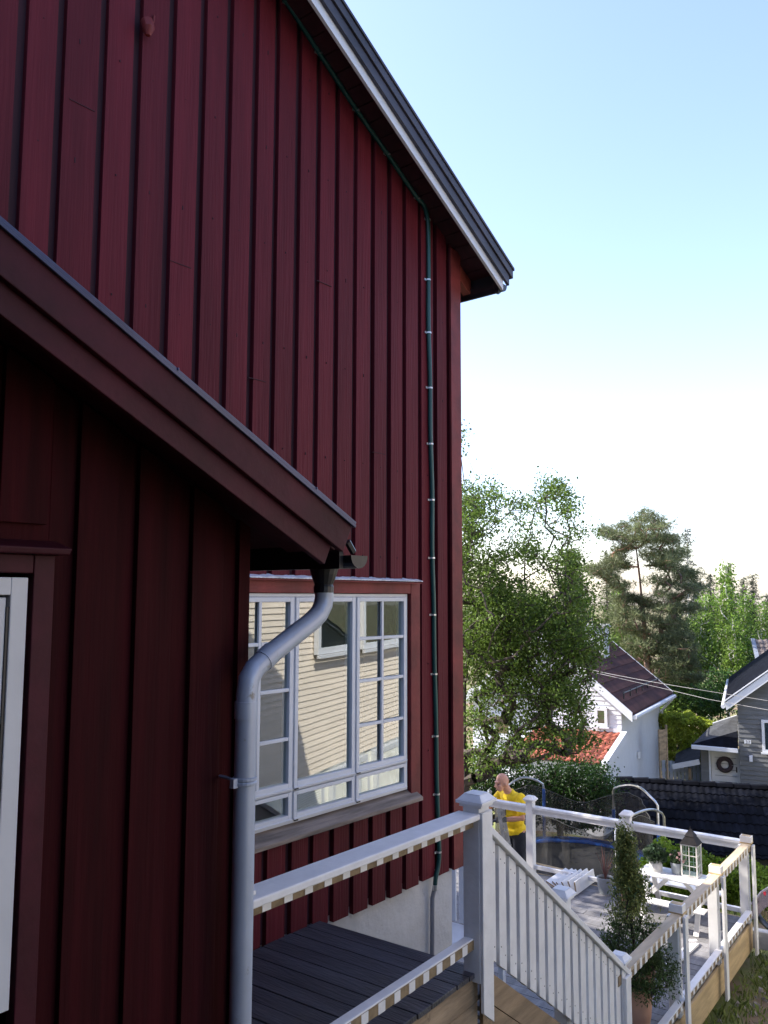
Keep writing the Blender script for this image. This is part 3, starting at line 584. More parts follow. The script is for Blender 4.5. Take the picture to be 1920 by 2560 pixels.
t = thing('loose_plank', 'white plank lying loose on the deck boards below the picnic table', 'plank', (p2[0], p2[1], DZ)); m = MB(); m.bar((p1[0], p1[1], DZ+.016), (p2[0], p2[1], DZ+.016), .095, .026); m.build('board', WHITE, t, bevel=.002)
d = Vector(p2-p1).normalized(); d.z = 0; m = MB(); q = Vector((p2[0], p2[1], DZ+.016)); m.bar(q, q+d*.003, .085, .022); m.build('cut_end', OLDW, t)
m = MB(); q1 = pl(1718, 2352, 2, DZ+.04); q2 = pl(1742, 2352, 2, DZ+.04); m.bar(tuple(q1), tuple(q2), .05, .02); m.build('cleat', WHITE, t, bevel=.002)
q1 = pl(1325, 2162, 2, DZ); q2 = pl(1407, 2181, 2, DZ); m = MB(); m.bar((q1[0], q1[1], DZ+.022), (q2[0], q2[1], DZ+.022), .045, .042); tag(m.build('timber_offcut', PINEW, None, bevel=.002), 'bare brown batten lying along the far edge of the deck', 'batten')
# small picnic table
TZ = DZ+.52; tbo = thing('picnic_table', 'small white slatted picnic table with two attached benches on the deck', 'picnic table', dk(5.8, .62, DZ))
nl = idk(pl(1590, 2180, 2, TZ)); nr = idk(pl(1745, 2211, 2, TZ)); fl_ = idk(pl(1616, 2159, 2, TZ))
a0 = (nl[0]+nr[0])/2; b1 = nl[1]; b0 = nr[1]-.10; aw = min(.46, max(.38, fl_[0]-nl[0]))
for k in range(4): w_ = aw/4; MB(dk).box(a0+k*w_+.002, a0+(k+1)*w_-.003, b0, b1, TZ-.018, TZ).build('table_slat', WHITE, tbo, bevel=.002)
BZ = DZ+.30
for s_a in (a0-.235, a0+aw+.085):
    for k in range(2): MB(dk).box(s_a+k*.078, s_a+k*.078+.073, b0-.02, b1+.03, BZ-.018, BZ).build('bench_slat', WHITE, tbo, bevel=.002)
ca = a0+aw/2
for b in (b0+.10, b1-.10):
    for sgn in (-1, 1):
        m = MB(dk); m.bar((ca+sgn*.10, b, TZ-.02), (ca+sgn*.33, b, DZ+.002), .022, .055, (0, 1, 0)); m.build('leg', WHITE, tbo, bevel=.002)
    MB(dk).box(ca-.40, ca+.40, b+.013, b+.035, BZ-.065, BZ-.019).build('cross_beam', WHITE, tbo, bevel=.002)
    MB(dk).box(ca-.17, ca+.17, b+.013, b+.035, TZ-.06, TZ-.019).build('cleat', WHITE, tbo)
MB(dk).bar((ca, b0+.12, BZ-.03), (ca, (b0+b1)/2-.05, TZ-.02), .02, .045).build('brace', WHITE, tbo); MB(dk).bar((ca, b1-.12, BZ-.03), (ca, (b0+b1)/2+.05, TZ-.02), .02, .045).build('brace', WHITE, tbo)
def foliage_blob(c, r, n, size, flat=1.): 
    v = rng.normal(size=(n, 3)); v /= np.linalg.norm(v, axis=1)[:, None]; v *= (rng.uniform(.25, 1, n)**.6)[:, None]; v *= np.array(r); return np.array(c)+v
def potted(name, label, px, py, z, rt, rb, h, pm, fr, fc, n, size, lm, cat='potted plant'):
    p = pl(px, py, 2, z); o = thing(name, label, cat, (p[0], p[1], z)); cc = (p[0], p[1], z)
    MB().lathe(cc, [(rb, 0), (rt, h), (rt*.97, h+.004), (rt*.9, h-.012)], 24).build('pot', pm, o, smooth=True)
    MB().lathe(cc, [(rt*.9, h-.014), (.001, h-.008)], 20, capb=False).build('soil', SOIL, o)
    C = foliage_blob((cc[0], cc[1], z+h+fr[2]*fc), fr, n, size); V, Fq = leaves(C, size, .6, .2); cards('foliage', V, Fq, lm, o)
    st = MB()
    for k in range(9): e = C[k*7 % n]; st.tube([(cc[0], cc[1], z+h-.02), ((cc[0]+e[0])/2, (cc[1]+e[1])/2, z+h+.04), tuple(e)], .0025, 4)
    st.build('stem', BARK, o); return o, cc
potted('potted_plant', 'white pot with a bushy grey-green plant at the left end of the picnic table', 1640, 2176, TZ, .078, .074, .128, CPOT, (.15, .15, .11), .55, 650, .045, POTL)
o, cc = potted('potted_rose', 'zinc bucket with a small pale pink rose bush beside the lantern', 1692, 2184, TZ, .072, .052, .125, GPOT, (.085, .085, .09), .6, 330, .032, POTL)
V, Fq = leaves(np.repeat(foliage_blob((cc[0]-.02, cc[1]-.03, TZ+.2), (.09, .09, .06), 11, 0), 7, 0)+rng.normal(size=(77, 3))*.006, .026, .9); cards('rose_bloom', V, Fq, PINK, o)
# lantern
lp = pl(1732, 2194, 2, TZ); la, lb_ = idk(lp); la += .07; lb_ += .03; ln = thing('lantern', 'tall worn white wooden lantern with a dark metal roof on the picnic table', 'lantern', dk(la, lb_, TZ))
hh, hw = .36, .085; f1 = MB(dk)
f1.box(la-hw-.008, la+hw+.008, lb_-hw-.008, lb_+hw+.008, TZ, TZ+.018); f1.box(la-hw-.012, la+hw+.012, lb_-hw-.012, lb_+hw+.012, TZ+hh-.012, TZ+hh)
for i in (-1, 1):
    for j in (-1, 1): f1.box(la+i*hw-.008, la+i*hw+.008, lb_+j*hw-.008, lb_+j*hw+.008, TZ+.0185, TZ+hh-.0125)
LANW = mat('worn_lantern_paint', (.66, .64, .60), .7, .1, (10, 10, 10), dirt=((.30, .17, .11), 14, .57)); f1.build('frame', LANW, ln, bevel=.001)
f2 = MB(dk)
for i in (-1, 1):
    f2.box(la-.004, la+.004, lb_+i*hw-.004, lb_+i*hw+.004, TZ+.019, TZ+hh-.013).box(la+i*hw-.004, la+i*hw+.004, lb_-.004, lb_+.004, TZ+.019, TZ+hh-.013)
    for zz in (.12, .235): f2.box(la-hw+.009, la+hw-.009, lb_+i*hw-.0035, lb_+i*hw+.0035, TZ+zz, TZ+zz+.007).box(la+i*hw-.0035, la+i*hw+.0035, lb_-hw+.009, lb_+hw-.009, TZ+zz, TZ+zz+.007)
f2.build('glazing_bar', LANW, ln)
for i in (-1, 1): MB(dk).quad((la-hw, lb_+i*(hw-.007), TZ+.02), (la+hw, lb_+i*(hw-.007), TZ+.02), (la+hw, lb_+i*(hw-.007), TZ+hh-.014), (la-hw, lb_+i*(hw-.007), TZ+hh-.014)).build('pane', GLASS2, ln)
for i in (-1, 1): MB(dk).quad((la+i*(hw-.007), lb_-hw, TZ+.02), (la+i*(hw-.007), lb_+hw, TZ+.02), (la+i*(hw-.007), lb_+hw, TZ+hh-.014), (la+i*(hw-.007), lb_-hw, TZ+hh-.014)).build('pane', GLASS2, ln)
f3 = MB(dk)
def rg(k, z): return [(la-k, lb_-k, TZ+z), (la+k, lb_-k, TZ+z), (la+k, lb_+k, TZ+z), (la-k, lb_+k, TZ+z)]
f3.hexa(rg(hw+.018, hh+.0005)+rg(.05, hh+.085)); f3.hexa(rg(.058, hh+.0855)+rg(.006, hh+.165)); f3.tube([(la, lb_, TZ+hh+.16), (la, lb_, TZ+hh+.185)], .006, 6)
LROOF = mat('dark_tin', (.016, .014, .016), .7, .3, (10, 10, 10), spec=.2); f3.build('lantern_roof', LROOF, ln)
# wicker basket, grey pot
def bucket(name, label, px, py, rt, rb, h, pm, cat, twigs=0):
    p = pl(px, py, 2, DZ); o = thing(name, label, cat, (p[0], p[1], DZ)); c0 = (p[0], p[1], DZ)
    prof = [(rb, 0)]+[(rb+(rt-rb)*k/8+(.004 if k % 2 else 0), h*k/8) for k in range(1, 9)]+[(rt*.92, h-.01)] if pm is WICK else [(rb, 0), (rt, h), (rt*.95, h+.003), (rt*.9, h-.02)]
    MB().lathe(c0, prof, 24).build('basket_body' if pm is WICK else 'pot', pm, o, smooth=True); MB().lathe(c0, [(rt*.9, h-.03), (.001, h-.02)], 20, capb=False).build('soil', SOIL, o)
    if twigs:
        m = MB()
        for k in range(twigs):
            q = Vector((rnd.uniform(-.13, .13), rnd.uniform(-.13, .13), rnd.uniform(.18, .36))); m.tube([(c0[0], c0[1], DZ+h-.03), (c0[0]+q.x*.4, c0[1]+q.y*.4, DZ+h+q.z*.5), (c0[0]+q.x, c0[1]+q.y, DZ+h+q.z)], [.004, .003, .0015], 4)
        m.build('twig', mat('reddish_twig', (.16, .06, .05), .8), o)
bucket('wicker_basket', 'brown wicker planter basket left of the picnic table', 1584, 2268, .155, .125, .27, WICK, 'basket', 5)
bucket('grey_pot', 'pale grey pot with bare reddish twigs next to the plank stack', 1514, 2232, .105, .085, .19, GPOT, 'pot', 16)
# conifer in tall terracotta pot
pc = pl(1592, 2566, 2, DZ); PH = .50; cn = thing('potted_conifer', 'tall conifer in a high terracotta pot on the deck, sunlight coloured yellow into its upper sprays', 'potted tree', (pc[0], pc[1], DZ)); c0 = (pc[0], pc[1], DZ)
MB().lathe(c0, [(.105, 0), (.125, .1), (.152, PH-.07), (.168, PH-.06), (.172, PH), (.155, PH), (.148, PH-.03)], 32).build('pot', TPOT, cn, smooth=True)
MB().lathe(c0, [(.147, PH-.035), (.001, PH-.03)], 24, capb=False).build('soil', SOIL, cn)
top = at(1562, 2118, pc[0]*_fh[0]+pc[1]*_fh[1]); H0 = DZ+PH; tr = [np.array((c0[0], c0[1], H0-.03))]; N8 = 14
for k in range(1, N8): u = k/N8; tr.append(np.array((c0[0]+(top[0]-c0[0])*u+.01*math.sin(5*u), c0[1]+(top[1]-c0[1])*u, H0+(top[2]-H0)*u)))
tr.append(np.array(top)); tips = []
for k in range(340):
    u = rng.uniform(0.0, 1)**1.5; base_ = tr[min(N8, int(u*N8))]; ang = rng.uniform(0, 2*math.pi); rr = np.interp(u, [0, .18, .4, .55, .8, 1], [.28, .34, .19, .10, .06, .015])*rng.uniform(.5, 1.05)
    q = base_+np.array([math.cos(ang)*rr, math.sin(ang)*rr, rng.uniform(-.03, .10)+(.10 if u > .4 else -.12*rr/.3)]); tips.append(q)
for ang, zz, rr in ((-.6, -.30, .36), (-.9, -.22, .33), (.1, -.1, .40), (-.3, -.38, .30)): tips += [np.array([c0[0]+math.cos(ang)*rr*t_, c0[1]+math.sin(ang)*rr*t_, H0+.10+zz*t_*t_]) for t_ in (.6, .8, 1.0)]
P_, par_, rad_ = grow(np.array(c0), tips, .0018, .07, .1, tr); m = MB(); skel(P_, par_, rad_, m, 4); m.build('stem', BARK, cn)
T = np.array(tips); Cn = np.repeat(T, 46, 0)+rng.normal(size=(len(T)*46, 3))*np.array([.036, .036, .05]); V, Fq = leaves(Cn, .036, .3, .8)
hgt = (Cn[:, 2]-H0)/(top[2]-H0); mi = ((hgt > .38) & (rng.uniform(size=len(Cn)) < .75)).astype(int); cards('foliage', V, Fq, [THUJ, THUY], cn, mi)  # upper leaves coloured yellower in place of sun falling on them
# white garden cabinet behind the newel, mostly hidden
cbp = thing('garden_chair', 'white folded plastic garden chair in the gap between house corner and newel post', 'chair', dk(2.9, 1.95, DZ))
m = MB(dk); m.prism([(2.62, DZ+.42), (3.2, DZ+.44), (3.2, DZ+.47), (2.62, DZ+.45)], 1.5, 2.2); m.build('seat', WHITEC, cbp, bevel=.005)
m = MB(dk)
for k in range(5): m.box(3.2, 3.225, 1.52+k*.14, 1.62+k*.14, DZ+.48, DZ+1.05)
m.box(3.195, 3.23, 1.5, 2.2, DZ+1.05, DZ+1.13); m.build('backrest', WHITEC, cbp, bevel=.004)
for x, y in ((2.64, 1.52), (2.64, 2.14), (3.16, 1.52), (3.16, 2.14)): MB(dk).bar((x, y+.03, DZ+.42), (x-.02*(1 if x < 3 else -1), y+.03, DZ), .05, .05).build('leg', WHITEC, cbp)
for y in (1.5, 2.15): MB(dk).box(2.6, 3.2, y, y+.05, DZ+.66, DZ+.69).bar((2.66, y+.025, DZ+.42), (2.66, y+.025, DZ+.66), .04, .04).build('armrest', WHITEC, cbp)
# ---------------------------------------------------------------- far things: frames and helpers
def azd(a): a = R(a); return np.array([_fh[0]*math.cos(a)+_rt[0]*math.sin(a), _fh[1]*math.cos(a)+_rt[1]*math.sin(a)])
class Fr:
    def __init__(s, O, au, avv): s.O = np.array(O[:2]); s.u = azd(au); s.v = azd(avv)
    def __call__(s, u, v, z): p = s.O+s.u*u+s.v*v; return (p[0], p[1], z)
    def along(s, px, ax='u', off=0.):          # distance along an axis where the vertical line meets pixel column px
        d = s.u if ax == 'u' else s.v; o = s.O+(s.v if ax == 'u' else s.u)*off; n = np.array([_r2[0]-_f[0]*(px-CX)/F, _r2[1]-_f[1]*(px-CX)/F]); return -float((o-CAM[:2])@n)/float(d@n)
    def z(s, u, v, py): p = s.O+s.u*u+s.v*v; sd_ = float(p@_fh[:2]); return float(at(CX, py, sd_)[2])
def lap(mb, u0, u1, z0, z1, pitch, proj=.022, v=0., clip=None):
    z = z0
    while z < z1-.01:
        zt_ = min(z+pitch, z1); a, b, c, d = u0, u1, u0, u1
        if clip: (a, b), (c, d) = clip(z), clip(zt_)
        if b-a > .03:
            mb.hexa([(a, v-proj, z), (b, v-proj, z), (b, v, z), (a, v, z), (c, v-.004, zt_+.004), (d, v-.004, zt_+.004), (d, v, zt_+.004), (c, v, zt_+.004)])
        z += pitch
def tiles(mb, fn, W, L, wave, course, amp=.028, step=.03, n=6):
    nc = int(math.ceil(L/course)); nw = int(W/wave)
    for i in range(nc):
        for j in range(nw):
            i0 = len(mb.v); k0 = n+1
            for (s0, lift) in ((i*course, 0.), (min(L, (i+1)*course)+.03, step)):
                mb.pts([fn(j*wave+wave*k/n, s0, lift+amp*(.5-.5*math.cos(2*math.pi*k/n))) for k in range(k0)])
            s0 = min(L, (i+1)*course)+.03; mb.pts([fn(j*wave+wave*k/n, s0, step-.03+amp*(.5-.5*math.cos(2*math.pi*k/n))) for k in range(k0)])
            for k in range(n): mb.face([i0+k, i0+k+1, i0+k0+k+1, i0+k0+k]); mb.face([i0+k0+k, i0+k0+k+1, i0+2*k0+k+1, i0+2*k0+k])
# ---- white neighbour house
O = at(1553, 1765, 26.0); wf = Fr(O, -60.8, 29.2)
wh = thing('white_house', 'white clapboard house with maroon roof and terracotta porch roof behind the tree', 'house', wf(3, 3, -5.2))
W = wf.along(1355, 'u'); EZ = float(O[2]); AZ = wf.z(W, 0, 1592); LV = wf.along(1640, 'v'); GZ = -6.0; sl_w = (AZ-EZ)/W
m = MB(wf); lap(m, 0, 2*W, GZ, AZ-.05, .135, clip=lambda z: (max(0, (z-EZ)/sl_w), min(2*W, 2*W-(z-EZ)/sl_w))); m.hexa([(0, .02, GZ), (2*W, .02, GZ), (2*W, LV, GZ), (0, LV, GZ), (0, .02, EZ), (2*W, .02, EZ), (2*W, LV, EZ), (0, LV, EZ)])
m.prism([(0, EZ), (2*W, EZ), (W, AZ-.02)], .0205, LV); m.build('gable_wall', WHITEC, wh)
class Sw:                              # swaps axes so that lap() clads the long side wall
    def __call__(s, u, v, z): return wf(v, u, z)
m = MB(Sw()); lap(m, 0, LV, GZ, EZ+.05, .135, .012, v=-.003); lap(m, -2.4, 0, GZ, wf.z(.3, 0, 1830)-.02, .135, .012, v=-.003, clip=lambda z: (-2.4+max(0, (z-wf.z(.3, -2.5, 1912))/((wf.z(.3, 0, 1830)-wf.z(.3, -2.5, 1912))/2.4)), 0)); m.build('side_wall', WHITEC, wh)
ov, ef = .38, .42
def wroof(u, v, dz=0.): return wf(u, v, AZ-sl_w*abs(u-W)+dz)
for sg, nm in ((0, 'roof'), (1, 'roof')):
    m = MB(); us = (W, -ef) if sg == 0 else (W, 2*W+ef); m.hexa([wroof(us[0], -ov, .12), wroof(us[1], -ov, .12), wroof(us[1], LV+ov, .12), wroof(us[0], LV+ov, .12), wroof(us[0], -ov, .2), wroof(us[1], -ov, .2), wroof(us[1], LV+ov, .2), wroof(us[0], LV+ov, .2)])
    if sg == 0:
        for k in range(1, 9): t_ = W-(W+ef)*k/9; m.hexa([wroof(t_, -ov+.03, .201), wroof(t_+.05, -ov+.03, .201), wroof(t_+.05, LV+ov-.03, .201), wroof(t_, LV+ov-.03, .201), wroof(t_, -ov+.03, .222), wroof(t_+.05, -ov+.03, .222), wroof(t_+.05, LV+ov-.03, .222), wroof(t_, LV+ov-.03, .222)])
    m.build(nm, MAROON, wh)
    for vv in (-ov-.03, LV+ov):
        m = MB(); m.hexa([wroof(us[0], vv, -.06), wroof(us[1], vv, -.06), wroof(us[1], vv+.03, -.06), wroof(us[0], vv+.03, -.06), wroof(us[0], vv, .225), wroof(us[1], vv, .225), wroof(us[1], vv+.03, .225), wroof(us[0], vv+.03, .225)]); m.build('barge_board', WHITEC, wh)
m = MB(); m.hexa([wroof(W, -ov, .04), wroof(-ef, -ov, .04), wroof(-ef, LV+ov, .04), wroof(W, LV+ov, .04), wroof(W, -ov, .119), wroof(-ef, -ov, .119), wroof(-ef, LV+ov, .119), wroof(W, LV+ov, .119)])
m.hexa([wroof(W, -ov, .04), wroof(2*W+ef, -ov, .04), wroof(2*W+ef, LV+ov, .04), wroof(W, LV+ov, .04), wroof(W, -ov, .119), wroof(2*W+ef, -ov, .119), wroof(2*W+ef, LV+ov, .119), wroof(W, LV+ov, .119)]); m.build('eave_lining', WHITEC, wh)
ez_ = AZ-sl_w*(W+ef); m = MB(wf); m.tube([(-ef-.06, -ov, ez_+.08), (-ef-.06, LV+ov, ez_+.05)], .07, 8); m.build('gutter', WHITEC, wh, smooth=True)
m = MB(wf); m.tube([(-ef-.06, LV-.1, ez_), (-.07, LV+.05, ez_-.45), (-.07, LV+.05, GZ)], .05, 8); m.build('downpipe', WHITEC, wh, smooth=True)
m = MB(wf); m.tube([(W-(W+ef)*.86, .2, AZ-sl_w*(W+ef)*.86+.38), (W-(W+ef)*.86, LV-.1, AZ-sl_w*(W+ef)*.86+.38)], .02, 5)
for k in range(7): v_ = .3+k*(LV-.5)/6; m.bar((W-(W+ef)*.86, v_, AZ-sl_w*(W+ef)*.86+.2), (W-(W+ef)*.86, v_, AZ-sl_w*(W+ef)*.86+.42), .04, .04, (0, 1, 0))
m.build('snow_guard', BLACKM, wh)
cu = W-.9; cv_ = LV*.55; cz = AZ-sl_w*.9; m = MB(wf); m.box(cu-.35, cu+.35, cv_-.35, cv_+.35, cz-.5, cz+1.0); m.build('chimney', PLASTER, wh); MB(wf).box(cu-.42, cu+.42, cv_-.42, cv_+.42, cz+1.001, cz+1.09).build('chimney_cap', CONC, wh)
def hwin(fr_m, u0, u1, z0, z1, v, parent, fm=WHITEC, blind=None, bars=0, ext=0.):
    m = MB(fr_m); t = .09; m.box(u0, u1, v-.04, v+.04, z0, z0+t).box(u0, u1, v-.04, v+.04, z1-t, z1).box(u0, u0+t, v-.04, v+.04, z0+t, z1-t).box(u1-t, u1, v-.04, v+.04, z0+t, z1-t); o = m.build('window', fm, parent, bevel=.004)
    MB(fr_m).box(u0-.05, u1+.05, v-.09, v-.041, z0-.05, z0-.005).build('sill', fm, o)
    MB(fr_m).quad((u0+t, v-.005, z0+t), (u1-t, v-.005, z0+t), (u1-t, v-.005, z1-t), (u0+t, v-.005, z1-t)).build('pane', GLASS, o)
    if blind:
        m = MB(fr_m); v += ext
        if bars:
            for k in range(bars): zz = z0+t+(z1-z0-2*t)*k/bars; m.hexa([(u0+t, v+.0, zz), (u1-t, v+.0, zz), (u1-t, v+.01, zz+.006), (u0+t, v+.01, zz+.006), (u0+t, v+.0, zz+.012), (u1-t, v+.0, zz+.012), (u1-t, v+.01, zz+.02), (u0+t, v+.01, zz+.02)])
        else: m.box(u0+t, u1-t, v+.0, v+.01, z0+t, z1-t)
        m.build('blind', blind, o); v -= ext
    MB(fr_m).box(u0+t, u1-t, v+.012, v+.018, z0+t, z1-t).build('dark_room', DARK, o)
    return o
for (x0, x1, y0, y1, bl) in ((1232, 1277, 1785, 1842, RUSTB), (1482, 1513, 1768, 1815, None)):
    ua, ub = wf.along(x1), wf.along(x0); hwin(wf, ua, ub, wf.z(ua, 0, y1), wf.z(ua, 0, y0), -.06, wh, blind=bl)
# terracotta lean-to porch in front of the gable
PT = wf.z(.3, 0, 1830); PU1 = wf.along(1330, 'u'); PD = 2.5; PB = wf.z(0, -PD, 1912); psl = (PT-PB)/PD
m = MB(); th_ = math.atan(psl); tiles(m, lambda a, s_, h: wf(-.02+a, -s_*math.cos(th_), PT-s_*math.sin(th_)+h), PU1, PD/math.cos(th_), .21, .36, .045, .035, 6); m.build('porch_roof', TERRA, wh)
m = MB(wf); m.hexa([(-.16, 0, PT-.16), (.0, 0, PT-.16), (.0, -PD-.05, PB-.16), (-.16, -PD-.05, PB-.16), (-.16, 0, PT+.07), (.0, 0, PT+.07), (.0, -PD-.05, PB+.07), (-.16, -PD-.05, PB+.07)]); m.build('porch_barge_board', WHITEC, wh)
m = MB(wf); m.hexa([(0.01, -.01, GZ), (PU1-.1, -.01, GZ), (PU1-.1, -PD+.1, GZ), (.01, -PD+.1, GZ), (0.01, -.01, PT-.06), (PU1-.1, -.01, PT-.06), (PU1-.1, -PD+.1, PB-.05), (.01, -PD+.1, PB-.05)]); m.build('porch', WHITEC, wh)
m = MB(wf); m.box(0, PU1, -.05, -.024, PT+.02, PT+.14); m.build('porch_flashing', WHITEC, wh)
MB(wf).tube([(-.06, 1.9, wf.z(0, 1.9, 1877)), (-.06, 1.9, wf.z(0, 1.9, 1894))], .06, 8).build('outdoor_lamp', WHITEC, wh, smooth=True)
# ---- grey house
OG = at(1847, 1850, 28.5); gf = Fr(OG, 113.3, 23.3)
gh = thing('grey_house', 'dark grey clapboard house with white roof edges and wreathed front door at the right', 'house', gf(1, 2, -5))
GG = -6.4; gu = lambda px: gf.along(px, 'u'); EU = gu(1806); GE = gf.z(EU, -.35, 1772); GR = gf.z(gu(1920), -.35, 1692); gsl = (GR-GE)/(gu(1920)-EU); rz = lambda u: GE+gsl*(u-EU)
m = MB(gf); UM = 9.; lap(m, 0, UM, GG, rz(4.5)+.2, .152, .03, clip=lambda z: (max(0, (z-rz(0))/gsl), min(UM, UM-(z-rz(0))/gsl))); m.box(0, UM, .02, 9, GG, rz(0)-.05).prism([(0, rz(0)-.05), (UM, rz(0)-.05), (UM/2, rz(UM/2)-.05)], .02, 9); m.build('wall', GREYW, gh)
m = MB(gf)
m.prism([(EU, rz(EU)-.02), (UM/2, rz(UM/2)-.02), (UM/2, rz(UM/2)+.26), (EU-.05, rz(EU)+.22)], -.38, -.355); m.build('barge_board', WHITEC, gh)
m = MB(gf); m.prism([(EU, rz(EU)+.10), (UM/2, rz(UM/2)+.10), (UM/2, rz(UM/2)+.12), (EU, rz(EU)+.12)], -.354, 9.3); m.prism([(UM-EU, rz(EU)+.10), (UM/2, rz(UM/2)+.10), (UM/2, rz(UM/2)+.12), (UM-EU, rz(EU)+.12)], -.354, 9.3); m.build('eave_lining', WHITEC, gh)
m = MB(gf); m.prism([(EU-.05, rz(EU)+.14), (UM/2, rz(UM/2)+.17), (UM/2, rz(UM/2)+.26), (EU-.05, rz(EU)+.24)], -.354, 9.3); m.prism([(UM-EU, rz(EU)+.14), (UM/2, rz(UM/2)+.17), (UM/2, rz(UM/2)+.26), (UM-EU, rz(EU)+.24)], -.354, 9.3); m.build('roof', TILE, gh)
m = MB(gf); m.prism([(EU-.08, rz(EU)+.24), (UM/2, rz(UM/2)+.27), (UM/2, rz(UM/2)+.31), (EU-.08, rz(EU)+.28)], -.41, -.33); m.tube([(EU-.1, -.35, rz(EU)+.1), (EU-.1, 9.2, rz(EU)+.1)], .07, 8); m.build('white_edge', WHITEC, gh)
uw0 = gu(1890); hwin(gf, uw0, uw0+1.15, gf.z(uw0, 0, 1877), gf.z(uw0, 0, 1796), -.07, gh, blind=mat('blue_grey_blind', (.10, .14, .20), .6), bars=24)
un = gu(1844.5)+.02; zn = gf.z(0, 0, 1850); sg = MB(gf); sg.box(un, un+.21, -.075, -.055, zn-.06, zn+.06); sign = sg.build('number_plate', WHITEC, gh)
m = MB(gf)
def seg(x, z, w_, h_): m.box(un+x, un+x+w_, -.0785, -.0755, zn+z, zn+z+h_)
for zz in (.035, -.006, -.047): seg(.045, zz, .045, .011)
seg(.08, -.047, .011, .09); seg(.125, .035, .05, .011); m.hexa([(un+.155, -.0785, zn+.035), (un+.170, -.0785, zn+.035), (un+.170, -.0755, zn+.035), (un+.155, -.0755, zn+.035), (un+.135, -.0785, zn-.047), (un+.148, -.0785, zn-.047), (un+.148, -.0755, zn-.047), (un+.135, -.0755, zn-.047)])
m.build('house_number', BLACKM, sign)
ul = gu(1861); zl_ = gf.z(ul, 0, 1893); MB(gf).box(ul-.05, ul+.05, -.17, -.035, zl_-.09, zl_+.10).build('wall_lamp', WHITEC, gh, bevel=.005)
# entrance vestibule
v0 = .25; e0 = gf.along(1738, 'u', v0); d0 = gf.along(1762, 'u', v0); d1 = gf.along(1834, 'u', v0); zg = gf.z(0, v0, 1872); m = MB(gf)
lap(m, e0, d0-.06, GG, zg, .11, .012, v=v0); m.box(e0, d0-.06, v0+.01, 3, GG, zg).box(d1+.06, -.005, v0+.25, 3, GG, zg); m.build('entrance_wall', GREYW, gh)
m = MB(gf); m.box(d0-.06, d0, v0-.02, v0+.28, GG, zg-.02).box(d1, d1+.05, v0-.02, v0+.28, GG, zg-.02).box(d0+.001, d1-.001, v0-.02, v0+.28, zg-.12, zg-.02); m.build('door_frame', WHITEC, gh)
m = MB(gf); m.box(d0+.01, d1-.01, v0+.16, v0+.20, GG, zg-.125); door = m.build('door', mat('door_white', (.62, .62, .62), .5, .04), gh, bevel=.003)
m = MB(gf)
for zz in np.arange(GG+.2, zg-.3, .2): m.box(d0+.12, d1-.12, v0+.157, v0+.1595, zz, zz+.015)
m.build('panel_groove', GREYW, door)
dm = (d0+d1)/2-.02; zw = gf.z(dm, v0, 1911); m = MB(gf); m.tube([(dm+.2*math.cos(t), v0+.12, zw+.2*math.sin(t)) for t in np.linspace(0, 2*math.pi, 25)], .075, 8, cap=False); wreath = m.build('ring', mat('dark_wreath', (.06, .04, .045), .9, .5, (40, 40, 40), 1., (50, 50, 50)), None, smooth=True)
wreath.name = 'door_wreath'; tag(wreath, 'round dark wreath hanging on the white front door of the grey house', 'wreath')
m = MB(gf); hz = gf.z(d1, v0, 1941); m.box(d1-.14, d1-.10, v0+.14, v0+.16, hz+.12, hz+.30); m.build('lock_plate', BLACKM, door); MB(gf).tube([(d1-.12, v0+.16, hz), (d1-.12, v0+.10, hz), (d1-.24, v0+.10, hz)], .012, 6).build('handle', STEEL, door)
A_ = gf(gf.along(1716, 'u', -.35), -.35, zg+.08); B_ = gf(-.03, -.35, zg+.05); C_ = gf(-.03, 1.9, gf.z(0, 1.9, 1790)); D_ = gf(gf.along(1772, 'u', 1.9), 1.9, gf.z(-1, 1.9, 1809)); m = MB(); up8 = np.array([0, 0, .06])
m.hexa([A_, B_, C_, D_]+[tuple(np.array(q)+up8) for q in (A_, B_, C_, D_)]); m.build('entrance_roof', FELT, gh)
m = MB(); m.hexa([tuple(np.array(A_)+up8), tuple(np.array(B_)+up8), tuple(np.array(B_)+(np.array(C_)-B_)*.5+up8*1.05), tuple(np.array(A_)+(np.array(D_)-A_)*.02+up8)]+[tuple(np.array(q)+up8*1.3) for q in (A_, B_)]+[tuple(np.array(B_)+(np.array(C_)-B_)*.5+up8*1.4), tuple(np.array(A_)+(np.array(D_)-A_)*.02+up8*1.3)]); m.build('roof_fold', TILE, gh)
m = MB(); a3 = np.array(A_); b3 = np.array(B_); off = np.array([*(-gf.v*.06), .02]); m.bar(tuple(a3+off), tuple(b3+off), .11, .13); m.build('entrance_gutter', WHITEC, gh, bevel=.01)
m = MB(); m.bar(C_, D_, .12, .14); m.build('entrance_ridge', WHITEC, gh)
# small shed and board fence between the houses
sf = Fr(at(1738, 1900, 29.6), 113.3, 23.3); sh = thing('garden_shed', 'small open shed with white roof edge left of the grey entrance', 'shed', sf(-1, .5, -5))
s0 = sf.along(1688); s1_ = sf.along(1736); za = sf.z(s1_, 0, 1898); zb = sf.z(s0, 0, 1912); m = MB(sf); m.hexa([(s0-.2, -.3, zb-.02), (s1_, -.3, za-.02), (s1_, 1.6, za+.5), (s0-.2, 1.6, zb+.35), (s0-.2, -.3, zb+.03), (s1_, -.3, za+.03), (s1_, 1.6, za+.56), (s0-.2, 1.6, zb+.42)]); m.build('roof', FELT, sh)
m = MB(); m.bar(sf(s0-.25, -.33, zb), sf(s1_, -.33, za), .05, .17); m.build('white_edge', WHITEC, sh)
for u_ in (s0+.25, s0+1.0): MB(sf).box(u_, u_+.1, -.1, 0, GG, zb-.05).build('post', OLDW, sh)
